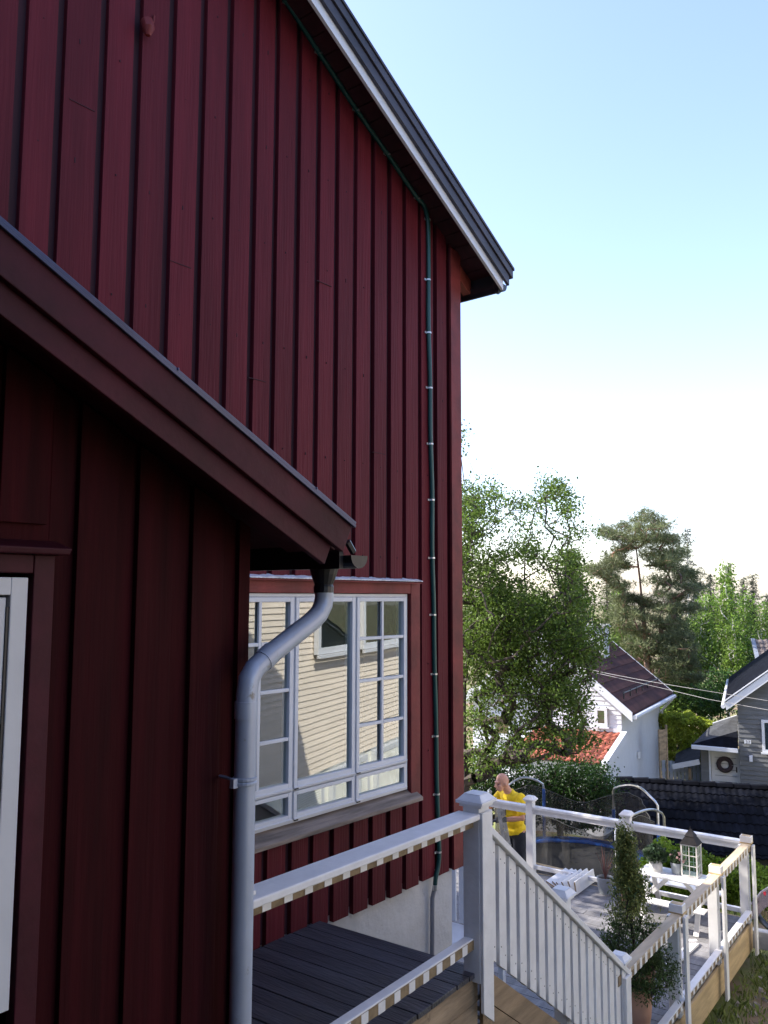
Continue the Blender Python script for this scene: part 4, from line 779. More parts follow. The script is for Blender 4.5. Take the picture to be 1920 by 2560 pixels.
MB(sf).box(s0+.4, s1_, 1.4, 1.45, GG, zb).build('back_wall', WHITEC, sh)
ff = Fr(at(1645, 1900, 30.5), 100, 10); fe = thing('board_fence', 'pale blue-white upright board fence between the white house and the shed', 'fence', ff(.8, 0, -5)); m = MB(ff); zf = ff.z(0, 0, 1897)
for k in range(18): m.box(k*.13, k*.13+.11, 0, .02, -6, zf-k*.012+rnd.uniform(-.01, .01))
m.box(0, 2.4, .021, .05, zf-.4, zf-.3); m.build('boards', mat('bluish_paint', (.50, .55, .62), .6), fe)
tf = Fr(at(1648, 1830, 27.5), 60, -30); trl = thing('trellis_screen', 'narrow tan timber screen standing beside the white house corner', 'screen', tf(.2, 0, -5)); m = MB(tf); zt0 = tf.z(0, 0, 1822); zt1 = tf.z(0, 0, 1900)
m.box(0, .06, 0, .05, -6, zt0).box(.32, .38, 0, .05, -6, zt0+.12).box(.06, .32, .01, .03, zt1, zt0-.02); m.bar((.0, .02, zt0-.35), (.38, .02, zt0-.2), .03, .05); m.build('frame', OLDW, trl)
# third house, only a roof corner
hf_ = Fr(at(1898, 1668, 40), 100, 10); h3 = thing('far_house', 'far house of which only a dark tiled roof corner shows above the grey house', 'house', hf_(1.5, 2, -4)); zA = hf_.z(0, 0, 1664); zB = hf_.z(0, 2.2, 1597)
m = MB(); Ls = math.hypot(2.2, zB-zA); tiles(m, lambda a, s_, h: hf_(.3*(1-s_/Ls)+a, 2.2*(1-s_/Ls), zB+(zA-zB)*s_/Ls+h), 6, Ls, .25, .38, .05, .03, 6); m.build('roof', mat('warm_grey_tile', (.13, .105, .095), .8, .3, island=.2), h3)
m = MB(); m.bar(hf_(.0, -.05, zA-.02), hf_(.3, 2.2, zB+.02), .18, .12); m.bar(hf_(.0, -.08, zA-.1), hf_(6, -.08, zA-.1), .12, .18); m.build('roof_edge', mat('blue_grey_metal', (.20, .22, .26), .4), h3)
MB(hf_).box(.4, 6, .3, 2.1, -5.5, zA-.1).build('wall', WHITEC, h3)
# ---- black tiled garage
kf = Fr(at(1725, 1962, 19.0), 106, 196); ga = thing('garage', 'low garage with a black tiled roof behind the hedge', 'garage', kf(2, 1, -4)); kz = float(at(1725, 1962, 19.0)[2]); k0 = kf.along(1528)
sl_k = .36; thk = math.atan(sl_k); KL = 2.45; KW = 9.5; m = MB(); tiles(m, lambda a, s_, h: kf(k0+a, s_*math.cos(thk), kz-s_*math.sin(thk)+h), KW, KL, .135, .335, .022, .024, 6); tiles(m, lambda a, s_, h: kf(k0+a, -s_*math.cos(thk), kz-s_*math.sin(thk)+h), KW, KL, .31, .335, .03, .028, 6); m.build('roof', TILE, ga)
m = MB()
for k in range(27): a_ = k0+k*.35; m.tube([kf(a_, 0, kz+.01), kf(a_+.37, 0, kz+.022)], [.075, .088], 8)
m.build('ridge', TILE, ga)
ke = kz-KL*math.sin(thk); m = MB(kf); m.box(k0+.15, k0+KW-.15, -KL*.85, KL*.85, -5.2, ke+.05); m.build('wall', mat('dark_garage_wall', (.035, .035, .04), .8), ga)
MB(kf).box(k0, k0+KW, KL*math.cos(thk)-.03, KL*math.cos(thk)+.0, ke-.16, ke-.01).build('fascia', BLACKM, ga)
# ---- cream neighbour behind the camera's right, seen mirrored in the window
wdir = np.array([.956, -.294]); wn = np.array([.294, .956]); _d0 = ray(760, 1700); _v0 = CAM+_d0*11.6/math.hypot(_d0[0], _d0[1]); cO = np.array([_v0[0], 2*D-_v0[1]])
def cf(u, v, z): p = cO+wdir*u-wn*v; return (p[0], p[1], z)
def vm(px, py):                        # reflected pixel -> position on the front of the cream house
    d = ray(px, py); O2 = np.array([cO[0], 2*D-cO[1]]); w2 = np.array([wdir[0], -wdir[1]]); n2 = np.array([-w2[1], w2[0]]); t = ((O2-CAM[:2])@n2)/(d[:2]@n2); P2 = CAM+d*t; return float((P2[:2]-O2)@w2), float(P2[2])
CU0 = (6.5-cO[0])/.956; CU1 = CU0+15; CZ = vm(760, 1948)[1]
ch = thing('cream_house', 'cream clapboard house in full sun, seen only as the reflection in the red house window', 'house', cf(2, 2, -3)); m = MB(cf); lap(m, CU0, CU1, CZ, 5.2, .080, .020); m.box(CU0, CU1, .001, 8, CZ, 5.2); m.build('wall', CREAM, ch)
MB(cf).box(CU0+.02, CU1-.02, .02, 7.9, -4, CZ-.002).build('lower_storey', mat('bright_white_wall', (.85, .85, .78), .7, .05), ch)
m = MB(cf)
for v0_, v1_ in ((-.5, 4), (8.5, 4)): m.hexa([(CU0-.4, v0_, 5.0), (CU1+.4, v0_, 5.0), (CU1+.4, v1_, 7.2), (CU0-.4, v1_, 7.2), (CU0-.4, v0_, 5.15), (CU1+.4, v0_, 5.15), (CU1+.4, v1_, 7.4), (CU0-.4, v1_, 7.4)])
m.build('roof', TILE, ch)
for (x0, y0, x1, y1) in ((782, 1480, 874, 1636), (900, 1480, 1012, 1622)):
    a, b = vm(x0, y1), vm(x1, y0); hwin(cf, a[0], b[0], a[1], a[1]+1.0, -.07, ch, blind=None)
BL = mat('white_blind', (.82, .82, .76), .6)
for x0, x1 in ((735, 806), (828, 880), (893, 920), (938, 1016), (1030, 1080)):
    a, b = vm(x0, 1990), vm(x1, 1990); hwin(cf, a[0], b[0], CZ-1.25, CZ-.05, -.02, ch, blind=BL, bars=0 if x0 > 900 else 34, ext=-.03)
# ---- trampoline
TS, TL, TR = 15.5, 3.42, 1.52; TZm = -2.70
def tc(th, r, z): l = TL+r*math.cos(R(th)); s_ = TS+r*math.sin(R(th)); p = _fh*s_+_rt*l; return (p[0], p[1], z)
tp = thing('trampoline', 'round trampoline with blue pad, dark safety net and curved steel poles', 'trampoline', tc(0, 0, -3.5))
m = MB(); n_ = 48; i = m.pts([tc(360*k/n_, TR-.24, TZm) for k in range(n_)]+[tc(360*k/n_, TR-.24, TZm-.01) for k in range(n_)]); m.face(range(i, i+n_)); m.face(range(i+n_, i+2*n_)); m.build('mat', MATB, tp)
m = MB(); 
for k in range(n_): a, b = 360*k/n_, 360*(k+1)/n_; m.hexa([tc(a, TR-.27, TZm+.008), tc(b, TR-.27, TZm+.008), tc(b, TR+.04, TZm+.0), tc(a, TR+.04, TZm+.0), tc(a, TR-.27, TZm+.03), tc(b, TR-.27, TZm+.03), tc(b, TR+.04, TZm+.035), tc(a, TR+.04, TZm+.035)])
m.build('pad', BLUEP, tp)
MB().tube([tc(360*k/n_, TR, TZm-.03) for k in range(n_+1)], .025, 6).build('rim', STEEL, tp, smooth=True)
for k in range(4): a = 20+90*k; MB().tube([tc(a, TR, TZm-.03), tc(a, TR, gz(*tc(a, TR, 0)[:2])+.03), tc(a+28, TR, gz(*tc(a+28, TR, 0)[:2])+.03), tc(a+28, TR, TZm-.03)], .022, 6).build('leg', STEEL, tp, smooth=True)
TT = -1.62
for (t0, t1, low) in ((48, 4, -2.05), (-25, -77, -2.62), (135, 98, -1.75), (192, 153, -2.05)):
    pth = [tc(t0, TR+.06, TZm-.5), tc(t0, TR+.06, TT-.10), tc(t0+(t1-t0)*.03, TR+.03, TT-.03)]
    for k in range(1, 8): u = k/8; pth.append(tc(t0+(t1-t0)*(.05+.9*u), TR-.02, TT+.13*math.sin(math.pi*u)))
    pth += [tc(t1-(t1-t0)*.03, TR+.03, TT-.03), tc(t1, TR+.06, TT-.10), tc(t1, TR+.06, TZm-.5)]
    o = MB().tube(pth, .021, 8).build('pole', STEEL, tp, smooth=True)
    for t in (t0, t1): MB().tube([tc(t, TR+.06, low), tc(t, TR+.06, TZm-.45)], .031, 8).build('sleeve', BLUEP, o, smooth=True)
arcs = [26, -51, 116.5, 172.5, 240]
V = []; n_ = 120
def nh(th): d_ = min(abs((th-a+180) % 360-180) for a in arcs); return TT-.02-.34*min(1, d_/40)**1.3
m = MB()
for k in range(n_):
    a, b = 360*k/n_, 360*(k+1)/n_
    for j in range(5):
        za0, za1 = TZm+.04+(nh(a)-TZm)*j/5, TZm+.04+(nh(a)-TZm)*(j+1)/5; zb0, zb1 = TZm+.04+(nh(b)-TZm)*j/5, TZm+.04+(nh(b)-TZm)*(j+1)/5; f_ = lambda t, j: TR-.16+.03*math.sin(t*.21+j)+.02*math.sin(t*.5)
        m.quad(tc(a, f_(a, j), za0), tc(b, f_(b, j), zb0), tc(b, f_(b, j+1), zb1), tc(a, f_(a, j+1), za1))
m.build('safety_net', NET, tp)
MB().tube([tc(360*k/n_, TR-.16+.03*math.sin(360*k/n_*.21+5)+.02*math.sin(360*k/n_*.5), nh(360*k/n_)+.04) for k in range(n_+1)], .0045, 5).build('net_edge', mat('grey_hem', (.12, .12, .11), .7), tp)
# ---- hammock and stand at the right edge
hk = thing('hammock', 'striped mesh hammock with a pale hem and red strap at the right edge', 'hammock', tuple(at(1915, 2330, 9.8)))
HS = 10.9; hp = [(1880, 2262), (1886, 2250), (1893, 2246), (1903, 2232), (1912, 2226), (1925, 2218), (1960, 2205), (2010, 2200)]; hb = [(1880, 2300), (1886, 2294), (1896, 2290), (1906, 2276), (1916, 2268), (1930, 2262), (1962, 2256), (2010, 2250)]
m = MB()
for k in range(len(hp)-1): m.hexa([at(*hp[k], HS), at(*hp[k+1], HS), at(*hb[k+1], HS-.3), at(*hb[k], HS-.3)]+[at(*hp[k], HS+.012), at(*hp[k+1], HS+.012), at(*hb[k+1], HS-.288), at(*hb[k], HS-.288)])
m.build('mesh', ROPE, hk); MB().tube([at(*p, HS) for p in hp], .018, 6).build('hem', ROPE2, hk, smooth=True)
MB().tube([at(1887, 2250, HS-.05), at(1893, 2285, HS-.1), at(1903, 2300, HS-.3), at(1925, 2322, HS-.5)], .035, 8).build('frame', BLACKM, hk, smooth=True)
MB().tube([at(1912, 2232, HS-.03), at(1914, 2240, HS-.08), at(1922, 2254, HS-.1), at(1935, 2270, HS-.15)], .022, 6).build('strap', REDC, hk, smooth=True)
m = MB(); 
for k in range(16): x = 1880+k*5; m.bar(tuple(at(x, 2262+rnd.uniform(-3, 3)+14, HS+.5)), tuple(at(x, 2345, HS+.5)), .02, .01)
m.build('slats', OLDW, None); bpy.data.objects['slats'].name = 'slat_screen'; tag(bpy.data.objects['slat_screen'], 'low screen of thin upright tan slats behind the hammock', 'screen')
m = MB(); c1 = at(1876, 2322, 10.3); c2 = at(1990, 2345, 9.9); z_ = min(c1[2], c2[2]); m.bar((c1[0], c1[1], c1[2]-.09), (c2[0], c2[1], c2[2]-.09), .12, .2); tag(m.build('kerb_stone', CONC, None, bevel=.01), 'pale concrete kerb edging the lawn beside the deck corner', 'kerb')
# ---- overhead wires
for ys, lab in (([(1440, 1666), (1520, 1684), (1620, 1703), (1727, 1721), (1920, 1752), (2050, 1771)], 'upper thin wire crossing from the white house roof to the grey gable'), ([(1440, 1671), (1520, 1689), (1657, 1721), (1770, 1748), (1920, 1775), (2050, 1797)], 'lower thicker wire crossing from the white house roof to the grey gable')):
    m = MB(); m.tube([at(x, y, 22.5-.9*k) for k, (x, y) in enumerate(ys)], .0055, 5); tag(m.build('overhead_wire', mat('pale_wire', (.35, .34, .33), .6), None), lab, 'wire')
# ---------------------------------------------------------------- vegetation
def blob_tips(bl, s, ds, mpp=None):
    out = []
    for b in bl:
        px, py, rx, ry, n = b[:5]; so_2 = b[5] if len(b) > 5 else 0.; v = rng.normal(size=(n, 3)); v /= np.linalg.norm(v, axis=1)[:, None]; v *= (rng.uniform(.0, 1, n)**.45)[:, None]
        for q in v: out.append(at(px+q[0]*rx, py+q[1]*ry, s+so_2+q[2]*ds))
    return out
def decid(name, label, s, trunk, blobs, ds, per, spread, lsz, lm, bark, cat='tree', rt=.0042, seg=.4, group=None, hollow=None):
    tk = [at(x, y, s) for x, y in trunk]; tk[0][2] = gz(tk[0][0], tk[0][1])-.1
    full = [tk[0]]
    for a, b in zip(tk, tk[1:]):
        n = max(2, int(np.linalg.norm(b-a)/.5))
        for k in range(1, n+1): full.append(a+(b-a)*k/n+(rng.normal(size=3)*.03 if k < n else 0))
    o = thing(name, label, cat, tuple(tk[0]), group); tips = blob_tips(blobs, s, ds)
    P_, par_, rad_ = grow(full[0], tips, rt, seg, .07, full, .04); m = MB(); skel(P_, par_, rad_, m, 6); m.build('trunk', bark, o, smooth=True)
    T = np.array(tips); P_ = np.array(P_); C1 = np.repeat(T, per, 0)+rng.normal(size=(len(T)*per, 3))*spread*np.array([1, 1, .75]); V, Fq = leaves(C1, lsz, .62, -.1); cards('crown', V, Fq, lm, o); return o
decid('deciduous_tree', 'big spreading green tree just right of the red house corner', 17.6, [(1150, 2050), (1158, 1880), (1160, 1760), (1172, 1640), (1190, 1540), (1215, 1470), (1245, 1400), (1268, 1345)],
      [(1185, 1270, 75, 85, 120), (1165, 1400, 60, 90, 90), (1225, 1450, 90, 80, 100), (1320, 1265, 60, 45, 26), (1375, 1230, 40, 42, 34), (1415, 1270, 40, 40, 26), (1345, 1330, 70, 40, 16), (1440, 1340, 60, 30, 14), (1385, 1400, 60, 40, 20), (1300, 1370, 70, 50, 40), (1290, 1510, 90, 70, 150), (1220, 1530, 90, 70, 120), (1350, 1560, 90, 60, 110),
       (1420, 1420, 45, 60, 50), (1430, 1500, 70, 70, 100), (1200, 1600, 90, 100, 190), (1340, 1640, 110, 80, 220), (1450, 1600, 80, 60, 130), (1465, 1665, 38, 45, 26), (1250, 1720, 90, 60, 90), (1390, 1730, 90, 55, 140), (1445, 1795, 36, 50, 28), (1190, 1800, 40, 60, 34), (1330, 1800, 100, 40, 60), (1420, 1850, 80, 40, 60),
       (1148, 1110, 10, 45, 7), (1290, 1870, 80, 40, 44), (1200, 1900, 50, 50, 34), (1130, 1330, 50, 120, 60), (1120, 1600, 40, 120, 50)], 1.7, 30, .13, .062, LEAF, BARK)
decid('deck_shade_tree', 'unseen leafy tree added behind the red house to shade the deck', 14, [(420, 2200), (430, 1500), (440, 1000)],
      [(350, 900, 290, 260, 280), (300, 620, 230, 200, 130), (460, 760, 150, 200, 110), (340, 1200, 230, 150, 110)], 2.6, 46, .22, .095, LEAF, BARK)  # hidden tree put in for its shade on the deck
decid('dense_shrub', 'dark dense shrub behind the trampoline at the left, under the big tree', 18.6, [(1200, 2080), (1200, 1980)], [(1180, 1960, 60, 90, 120), (1260, 1960, 80, 90, 170), (1340, 1990, 60, 80, 120)], .8, 26, .12, .06, LEAFD, BARK, 'shrub')
decid('dense_shrub', 'dark shrub between the trampoline net and the terracotta roof', 18.8, [(1400, 2080), (1400, 1990)], [(1390, 1970, 60, 80, 140), (1455, 1970, 60, 80, 150), (1510, 1980, 38, 70, 110), (1450, 2040, 80, 40, 90)], .8, 26, .12, .06, LEAFD, BARK, 'shrub')
def pine(name, label, s, trunk, clumps, cr, nper, L, lm, bark, k=8, rt=.012, group=None, wd=.018):
    tk = [at(x, y, s) for x, y in trunk]; tk[0][2] = gz(tk[0][0], tk[0][1])-.1; full = [tk[0]]
    for a, b in zip(tk, tk[1:]):
        n = max(2, int(np.linalg.norm(b-a)/.6))
        for q in range(1, n+1): full.append(a+(b-a)*q/n)
    o = thing(name, label, 'tree', tuple(tk[0]), group); tips = []
    for c in clumps:
        px, py, rr = c[0], c[1], (c[2] if len(c) > 2 else 16)
        base_ = rng.uniform(-1, 1)*1.3
        for q in range(nper): v = rng.normal(size=3)*np.array([1, .34, 1]); tips.append(at(px+v[0]*rr*.72, py+v[1]*rr*.5+abs(v[0])*1.5, s+base_+v[2]*.5))
    P_, par_, rad_ = grow(full[0], tips, rt, .5, .1, full, -.05); m = MB(); skel(P_, par_, rad_, m, 6); m.build('trunk', bark, o, smooth=True)
    T = np.array(tips); C1 = np.repeat(T, cr, 0)+rng.normal(size=(len(T)*cr, 3))*np.array([.19, .19, .10]); V, Fq = needles(C1, L, wd, k); cards('crown', V, Fq, lm, o); return o
pc_ = [(1622, 1284), (1602, 1298), (1645, 1304), (1590, 1322), (1618, 1318), (1655, 1316), (1556, 1314), (1512, 1324, 12), (1532, 1332), (1556, 1342), (1580, 1346), (1612, 1344), (1640, 1340), (1664, 1344), (1676, 1350, 12), (1572, 1366), (1640, 1372), (1662, 1384), (1690, 1392), (1694, 1378), (1622, 1388, 12), (1540, 1392), (1518, 1416), (1556, 1412), (1492, 1430, 12), (1505, 1424), (1530, 1440), (1648, 1408), (1676, 1418), (1700, 1426), (1718, 1440), (1546, 1462), (1640, 1448), (1672, 1456), (1704, 1462), (1734, 1470), (1650, 1484), (1690, 1490), (1576, 1494), (1548, 1500), (1612, 1500), (1640, 1516), (1676, 1520), (1704, 1524), (1730, 1516), (1566, 1530), (1598, 1540), (1636, 1550), (1664, 1560), (1698, 1556), (1582, 1572), (1556, 1560), (1610, 1580), (1652, 1592), (1690, 1590), (1720, 1590), (1570, 1608), (1600, 1614), (1640, 1624), (1676, 1630), (1708, 1620), (1560, 1640), (1590, 1650), (1650, 1660), (1690, 1660), (1720, 1650), (1668, 1690), (1700, 1696), (1640, 1700), (1724, 1690)]
pine('pine_tree', 'tall bushy pine with an orange upper trunk, largest tree right of centre', 37, [(1628, 1790), (1622, 1700), (1614, 1600), (1606, 1520), (1600, 1450), (1592, 1385), (1588, 1340), (1600, 1300)], pc_+[(x_+rnd.uniform(-16, 16), y_+rnd.uniform(-10, 14), rnd.choice((9, 12, 18))) for (x_, y_, *_z) in pc_ if y_ > 1330 and rnd.random() < .55], 7, 14, .25, NEED, PBARK, 8, wd=.020, rt=.006)
def conifer(name, label, s, x, ytop, ybot, wbot, n, lm, bark=BARK, L=.34, drop=.3, group=None, dens=10, sparse=1., wd=.03):
    b_ = at(x, ybot, s); b_[2] = gz(b_[0], b_[1]); t_ = at(x, ytop, s); H = t_[2]-b_[2]; o = thing(name, label, 'tree', tuple(b_), group); full = [b_+(t_-b_)*k/24 for k in range(25)]; m = MB()
    m.tube(full, [max(.015, .16*(1-k/25)) for k in range(25)], 6); zv = at(x, ybot, s)[2]; tips = []; C1 = []
    for k in range(n):
        u = (k+rng.uniform(0, 1))/n; z = zv+(t_[2]-zv)*u; rr = wbot*s/F*(1-u)**.85*rng.uniform(.65, 1.1)+.12; a = rng.uniform(0, 2*math.pi); c_ = np.array([t_[0]*u+b_[0]*(1-u), t_[1]*u+b_[1]*(1-u), z]); e = c_+np.array([math.cos(a)*rr, math.sin(a)*rr, -drop*rr])
        m.tube([c_, (c_+e)/2+np.array([0, 0, .05]), e], [.025, .018, .006], 4); nn = max(2, int(rr*dens))
        for q in range(nn): w__ = (q+.6)/nn*sparse+(1-sparse); C1.append(c_+(e-c_)*w__+rng.normal(size=3)*np.array([.13, .13, .06])*(1+rr*.25))
    m.build('trunk', bark, o); V, Fq = needles(np.array(C1), L, wd, 9); cards('crown', V, Fq, lm, o); return o
conifer('spruce_tree', 'slim tall pale spruce standing alone against the sky right of the big pine', 48, 1718, 1322, 1640, 46, 120, NEEDD, BBARK, .30, .25, dens=7, sparse=.75)
conifer('spruce_tree', 'dark pointed spruce rising behind the right branches of the big tree', 34, 1432, 1378, 1640, 58, 150, NEED, dens=10)
conifer('spruce_tree', 'thin grey-green conifer left of the tall pine crown', 46, 1516, 1376, 1600, 40, 90, NEED, dens=7)
conifer('spruce_tree', 'olive spruce hidden by the left branches of the tall pine', 43, 1552, 1500, 1690, 60, 150, NEED, dens=9)
conifer('spruce_tree', 'dark spruce close behind the right side of the tall pine', 44, 1690, 1500, 1690, 56, 150, NEEDD, dens=9)
conifer('spruce_tree', 'dark broad spruce on the skyline above the birches', 56, 1822, 1412, 1650, 50, 150, NEEDD, dens=9)
conifer('spruce_tree', 'rounded dark conifer left of the spruce above the birches', 54, 1775, 1436, 1640, 44, 120, NEEDD, dens=9)
conifer('spruce_tree', 'left one of the pair of blackish narrow spruces near the right edge', 60, 1858, 1444, 1600, 22, 90, NEEDD, dens=10)
conifer('spruce_tree', 'right one of the pair of blackish narrow spruces near the right edge', 60, 1882, 1436, 1600, 24, 90, NEEDD, dens=10)
conifer('spruce_tree', 'dark spruce at the far right edge above the roofs', 52, 1925, 1486, 1640, 40, 110, NEEDD, dens=9)
conifer('spruce_tree', 'small dark conifer between the tall spruce and the birches', 55, 1742, 1462, 1640, 34, 90, NEEDD, dens=9)
def birch(label, s, x, ytop, ybot, w_, lean=0, n=170, lm=LEAFB):
    tr_ = [(x+lean, ybot+30), (x+lean*.6, ybot-(ybot-ytop)*.4), (x+lean*.2, ybot-(ybot-ytop)*.75), (x, ytop+12)]; bl = []
    for k in range(6): u = k/5; bl.append((x+lean*(1-u)*.4+rnd.uniform(-4, 4), ybot-(ybot-ytop)*(.30+.68*u), w_*(1-.78*u**1.5), (ybot-ytop)*.11, max(6, int(n/6*(1.15-.7*u)))))
    decid('birch_tree', label, s, tr_, bl, w_*s/F*.9, 16, .24, .15, lm, BBARK, rt=.008, seg=.6, group='birches at the edge of the wood')
birch('bright green birch with the tallest crown among the birches', 45, 1815, 1432, 1720, 42, 0, 300)
birch('bright green birch right of the tall pine, with a thin white trunk', 44, 1762, 1500, 1740, 36, 12, 230)
birch('light green birch between the tallest birch and the right edge', 46, 1862, 1500, 1730, 34, 6, 230)
birch('slim birch with a slanting white trunk left of the grey roof', 42, 1835, 1560, 1770, 30, 14, 170)
birch('pale green birch leaning at the right edge behind the grey house', 47, 1905, 1520, 1730, 30, -6, 170)
birch('yellow-green birch half hidden behind the lower left branches of the pine', 50, 1545, 1480, 1720, 46, 4, 240)
birch('small light birch under the spruce in the gap right of the pine trunk', 46, 1725, 1560, 1760, 34, 0, 200)
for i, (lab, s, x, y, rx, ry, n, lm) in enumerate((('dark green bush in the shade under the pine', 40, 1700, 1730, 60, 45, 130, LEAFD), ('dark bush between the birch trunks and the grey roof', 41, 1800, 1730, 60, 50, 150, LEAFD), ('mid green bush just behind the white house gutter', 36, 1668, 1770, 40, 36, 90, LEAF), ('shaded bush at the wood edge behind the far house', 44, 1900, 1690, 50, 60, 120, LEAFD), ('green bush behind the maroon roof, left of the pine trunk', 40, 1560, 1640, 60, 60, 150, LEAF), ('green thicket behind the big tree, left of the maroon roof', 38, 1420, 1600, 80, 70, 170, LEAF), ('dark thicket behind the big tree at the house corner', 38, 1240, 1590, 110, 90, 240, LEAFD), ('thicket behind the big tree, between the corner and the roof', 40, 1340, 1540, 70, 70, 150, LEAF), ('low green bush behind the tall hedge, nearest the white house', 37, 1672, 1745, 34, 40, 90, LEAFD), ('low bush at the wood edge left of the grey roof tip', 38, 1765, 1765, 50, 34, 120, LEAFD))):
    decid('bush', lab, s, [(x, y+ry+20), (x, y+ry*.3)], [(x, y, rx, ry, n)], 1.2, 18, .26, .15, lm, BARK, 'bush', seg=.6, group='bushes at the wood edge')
def hedge(name, label, corners, z0, z1f, n, lsz, lm, dep, xf=None):
    # hedge between two ground points, with real thickness
    a, b = np.array(corners[0][:2]), np.array(corners[1][:2]); d = b-a; L = np.linalg.norm(d); d /= L; nn = np.array([-d[1], d[0]]); o = thing(name, label, 'hedge', (*((a+b)/2), z0)); u = rng.uniform(0, L, n)
    sh_ = rng.uniform(size=n); v = rng.uniform(-dep/2, dep/2, n); z = np.zeros(n); top_ = np.array([z1f(x/L) for x in u])+.10*np.sin(u*2.3)+.07*np.sin(u*5.1+1)+.05*np.sin(u*11)
    onb = sh_ < .42; z = np.where(onb, top_-np.abs(rng.normal(size=n))*.06-.18*(2*v/dep)**2, z0+(top_-z0)*rng.uniform(0, 1, n)); side = (~onb) & (sh_ < .9); v = np.where(side, np.sign(v)*(dep/2-np.abs(rng.normal(size=n))*.07+.06*np.sin(u*4+z*5)), v)
    C1 = np.stack([a[0]+d[0]*u+nn[0]*v, a[1]+d[1]*u+nn[1]*v, z], 1); V, Fq = leaves(C1, lsz, .6, .3); cards('foliage', V, Fq, lm, o)
    m = MB()
    for k in range(int(L/.5)): p = a+d*(k*.5+.2); m.tube([(p[0], p[1], gz(p[0], p[1])-.05), (p[0]+rnd.uniform(-.1, .1), p[1]+rnd.uniform(-.1, .1), z1f(k*.5/L)-.15)], .02, 5)
    m.build('stem', BARK, o)
ha, hb_ = at(1615, 2100, 13.2), at(2000, 2150, 12.2); zt_h = lambda u: -1.86+.06*math.sin(u*9)
hedge('garden_hedge', 'bright leafy hedge between the deck and the black garage roof', (ha, hb_), -2.75, zt_h, 26000, .058, HEDGE, 1.0)
ha, hb_ = at(1640, 1850, 31.5), at(1800, 1850, 31.0); hz0 = float(at(1700, 1900, 31)[2]); hz1 = float(at(1700, 1790, 31)[2])
hedge('tall_hedge', 'tall yellow-green sunlit hedge between the white and the grey house', (ha, hb_), hz0-.6, lambda u: hz1-.1*u, 16000, .12, LEAFY, 1.6)
# grass near the deck
gp = []
while len(gp) < 42000:
    x, y = rng.uniform(5.5, 17), rng.uniform(-3.5, 9.5); a, b = idk((x, y))
    if -.0 < b < 5.6 and .3 < a < 6.42: continue
    if a < 1 or (x < 5.7 and y > 3.8): continue
    if math.sin(x*1.9+1.3*math.sin(y*1.7))*math.cos(y*2.3-x*.6) > .25 and rng.uniform() < .8: continue
    gp.append((x, y, gz(x, y)))
gp = np.array(gp); d = rng.normal(size=(len(gp), 3))*.35; d[:, 2] = 1; hgt = rng.uniform(.04, .13, len(gp))[:, None]; e = rng.normal(size=(len(gp), 3)); e[:, 2] = 0; e /= np.linalg.norm(e, axis=1)[:, None]
V = np.stack([gp-e*.006, gp+e*.006, gp+d*hgt*.6+e*.004, gp+d*hgt+rng.normal(size=(len(gp), 3))*.02], 1).reshape(-1, 3); cards('grass', V, np.arange(4*len(gp)).reshape(-1, 4), GRASS, None, kind='stuff', label='uneven lawn grass on the bank beside the deck', cat='grass')
V2 = []; 
m = MB()
for k in range(420):
    x, y = rng.uniform(8.2, 13.5), rng.uniform(.6, 3.2); a, b = idk((x, y))
    if b > -.05 or a > 8.4: continue
    r_ = rng.uniform(.012, .05); z = gz(x, y); i = m.pts([(x+r_*rng.uniform(.6, 1.2)*math.cos(t), y+r_*rng.uniform(.6, 1.2)*math.sin(t), z-.01) for t in np.arange(5)*1.257]+[(x+r_*.5*math.cos(t), y+r_*.5*math.sin(t), z+r_*rng.uniform(.4, .8)) for t in np.arange(5)*1.257]); m.face(range(i+5, i+10))
    for j in range(5): m.face([i+j, i+(j+1) % 5, i+5+(j+1) % 5, i+5+j])
tag(m.build('gravel', STONE, None), 'pale loose stones and chips on the bank under the deck edge', 'stones', kind='stuff')
# ---------------------------------------------------------------- the man
mp = at(1290, 2150, 12.35); gzm = float(at(1258, 1929, 12.3)[2])-1.74; mfw = azd(-122); mlf = azd(-122-90)
def ml(x, y, z): return (mp[0]+mfw[0]*x+mlf[0]*y, mp[1]+mfw[1]*x+mlf[1]*y, gzm+z)
man = thing('person', 'bald man in a yellow t-shirt bending over the far railing with gloved hands', 'person', (mp[0], mp[1], gzm))
def ell(mb, c, r, tilt=0., n=14, k=10):
    i = len(mb.v); ct, st = math.cos(tilt), math.sin(tilt); P = [] 
    def q(x, y, z): x, z = x*ct+z*st, -x*st+z*ct; return (c[0]+x, c[1]+y, c[2]+z)
    P.append(q(0, 0, -r[2]))
    for a in range(1, k):
        ph = -math.pi/2+math.pi*a/k
        for b in range(n): t = 2*math.pi*b/n; P.append(q(r[0]*math.cos(ph)*math.cos(t), r[1]*math.cos(ph)*math.sin(t), r[2]*math.sin(ph)))
    P.append(q(0, 0, r[2])); i = mb.pts(P)
    for b in range(n): mb.face([i, i+1+(b+1) % n, i+1+b]); mb.face([i+1+(k-2)*n+b, i+1+(k-2)*n+(b+1) % n, len(mb.v)-1])
    for a in range(k-2):
        for b in range(n): mb.face([i+1+a*n+b, i+1+a*n+(b+1) % n, i+1+(a+1)*n+(b+1) % n, i+1+(a+1)*n+b])
    return mb
def limb(mb, pts_, rr, n=12):
    mb.tube(pts_, rr, n)
    for p, r_ in zip(pts_, rr): ell(mb, p, (r_*.99,)*3, 0, 10, 8)
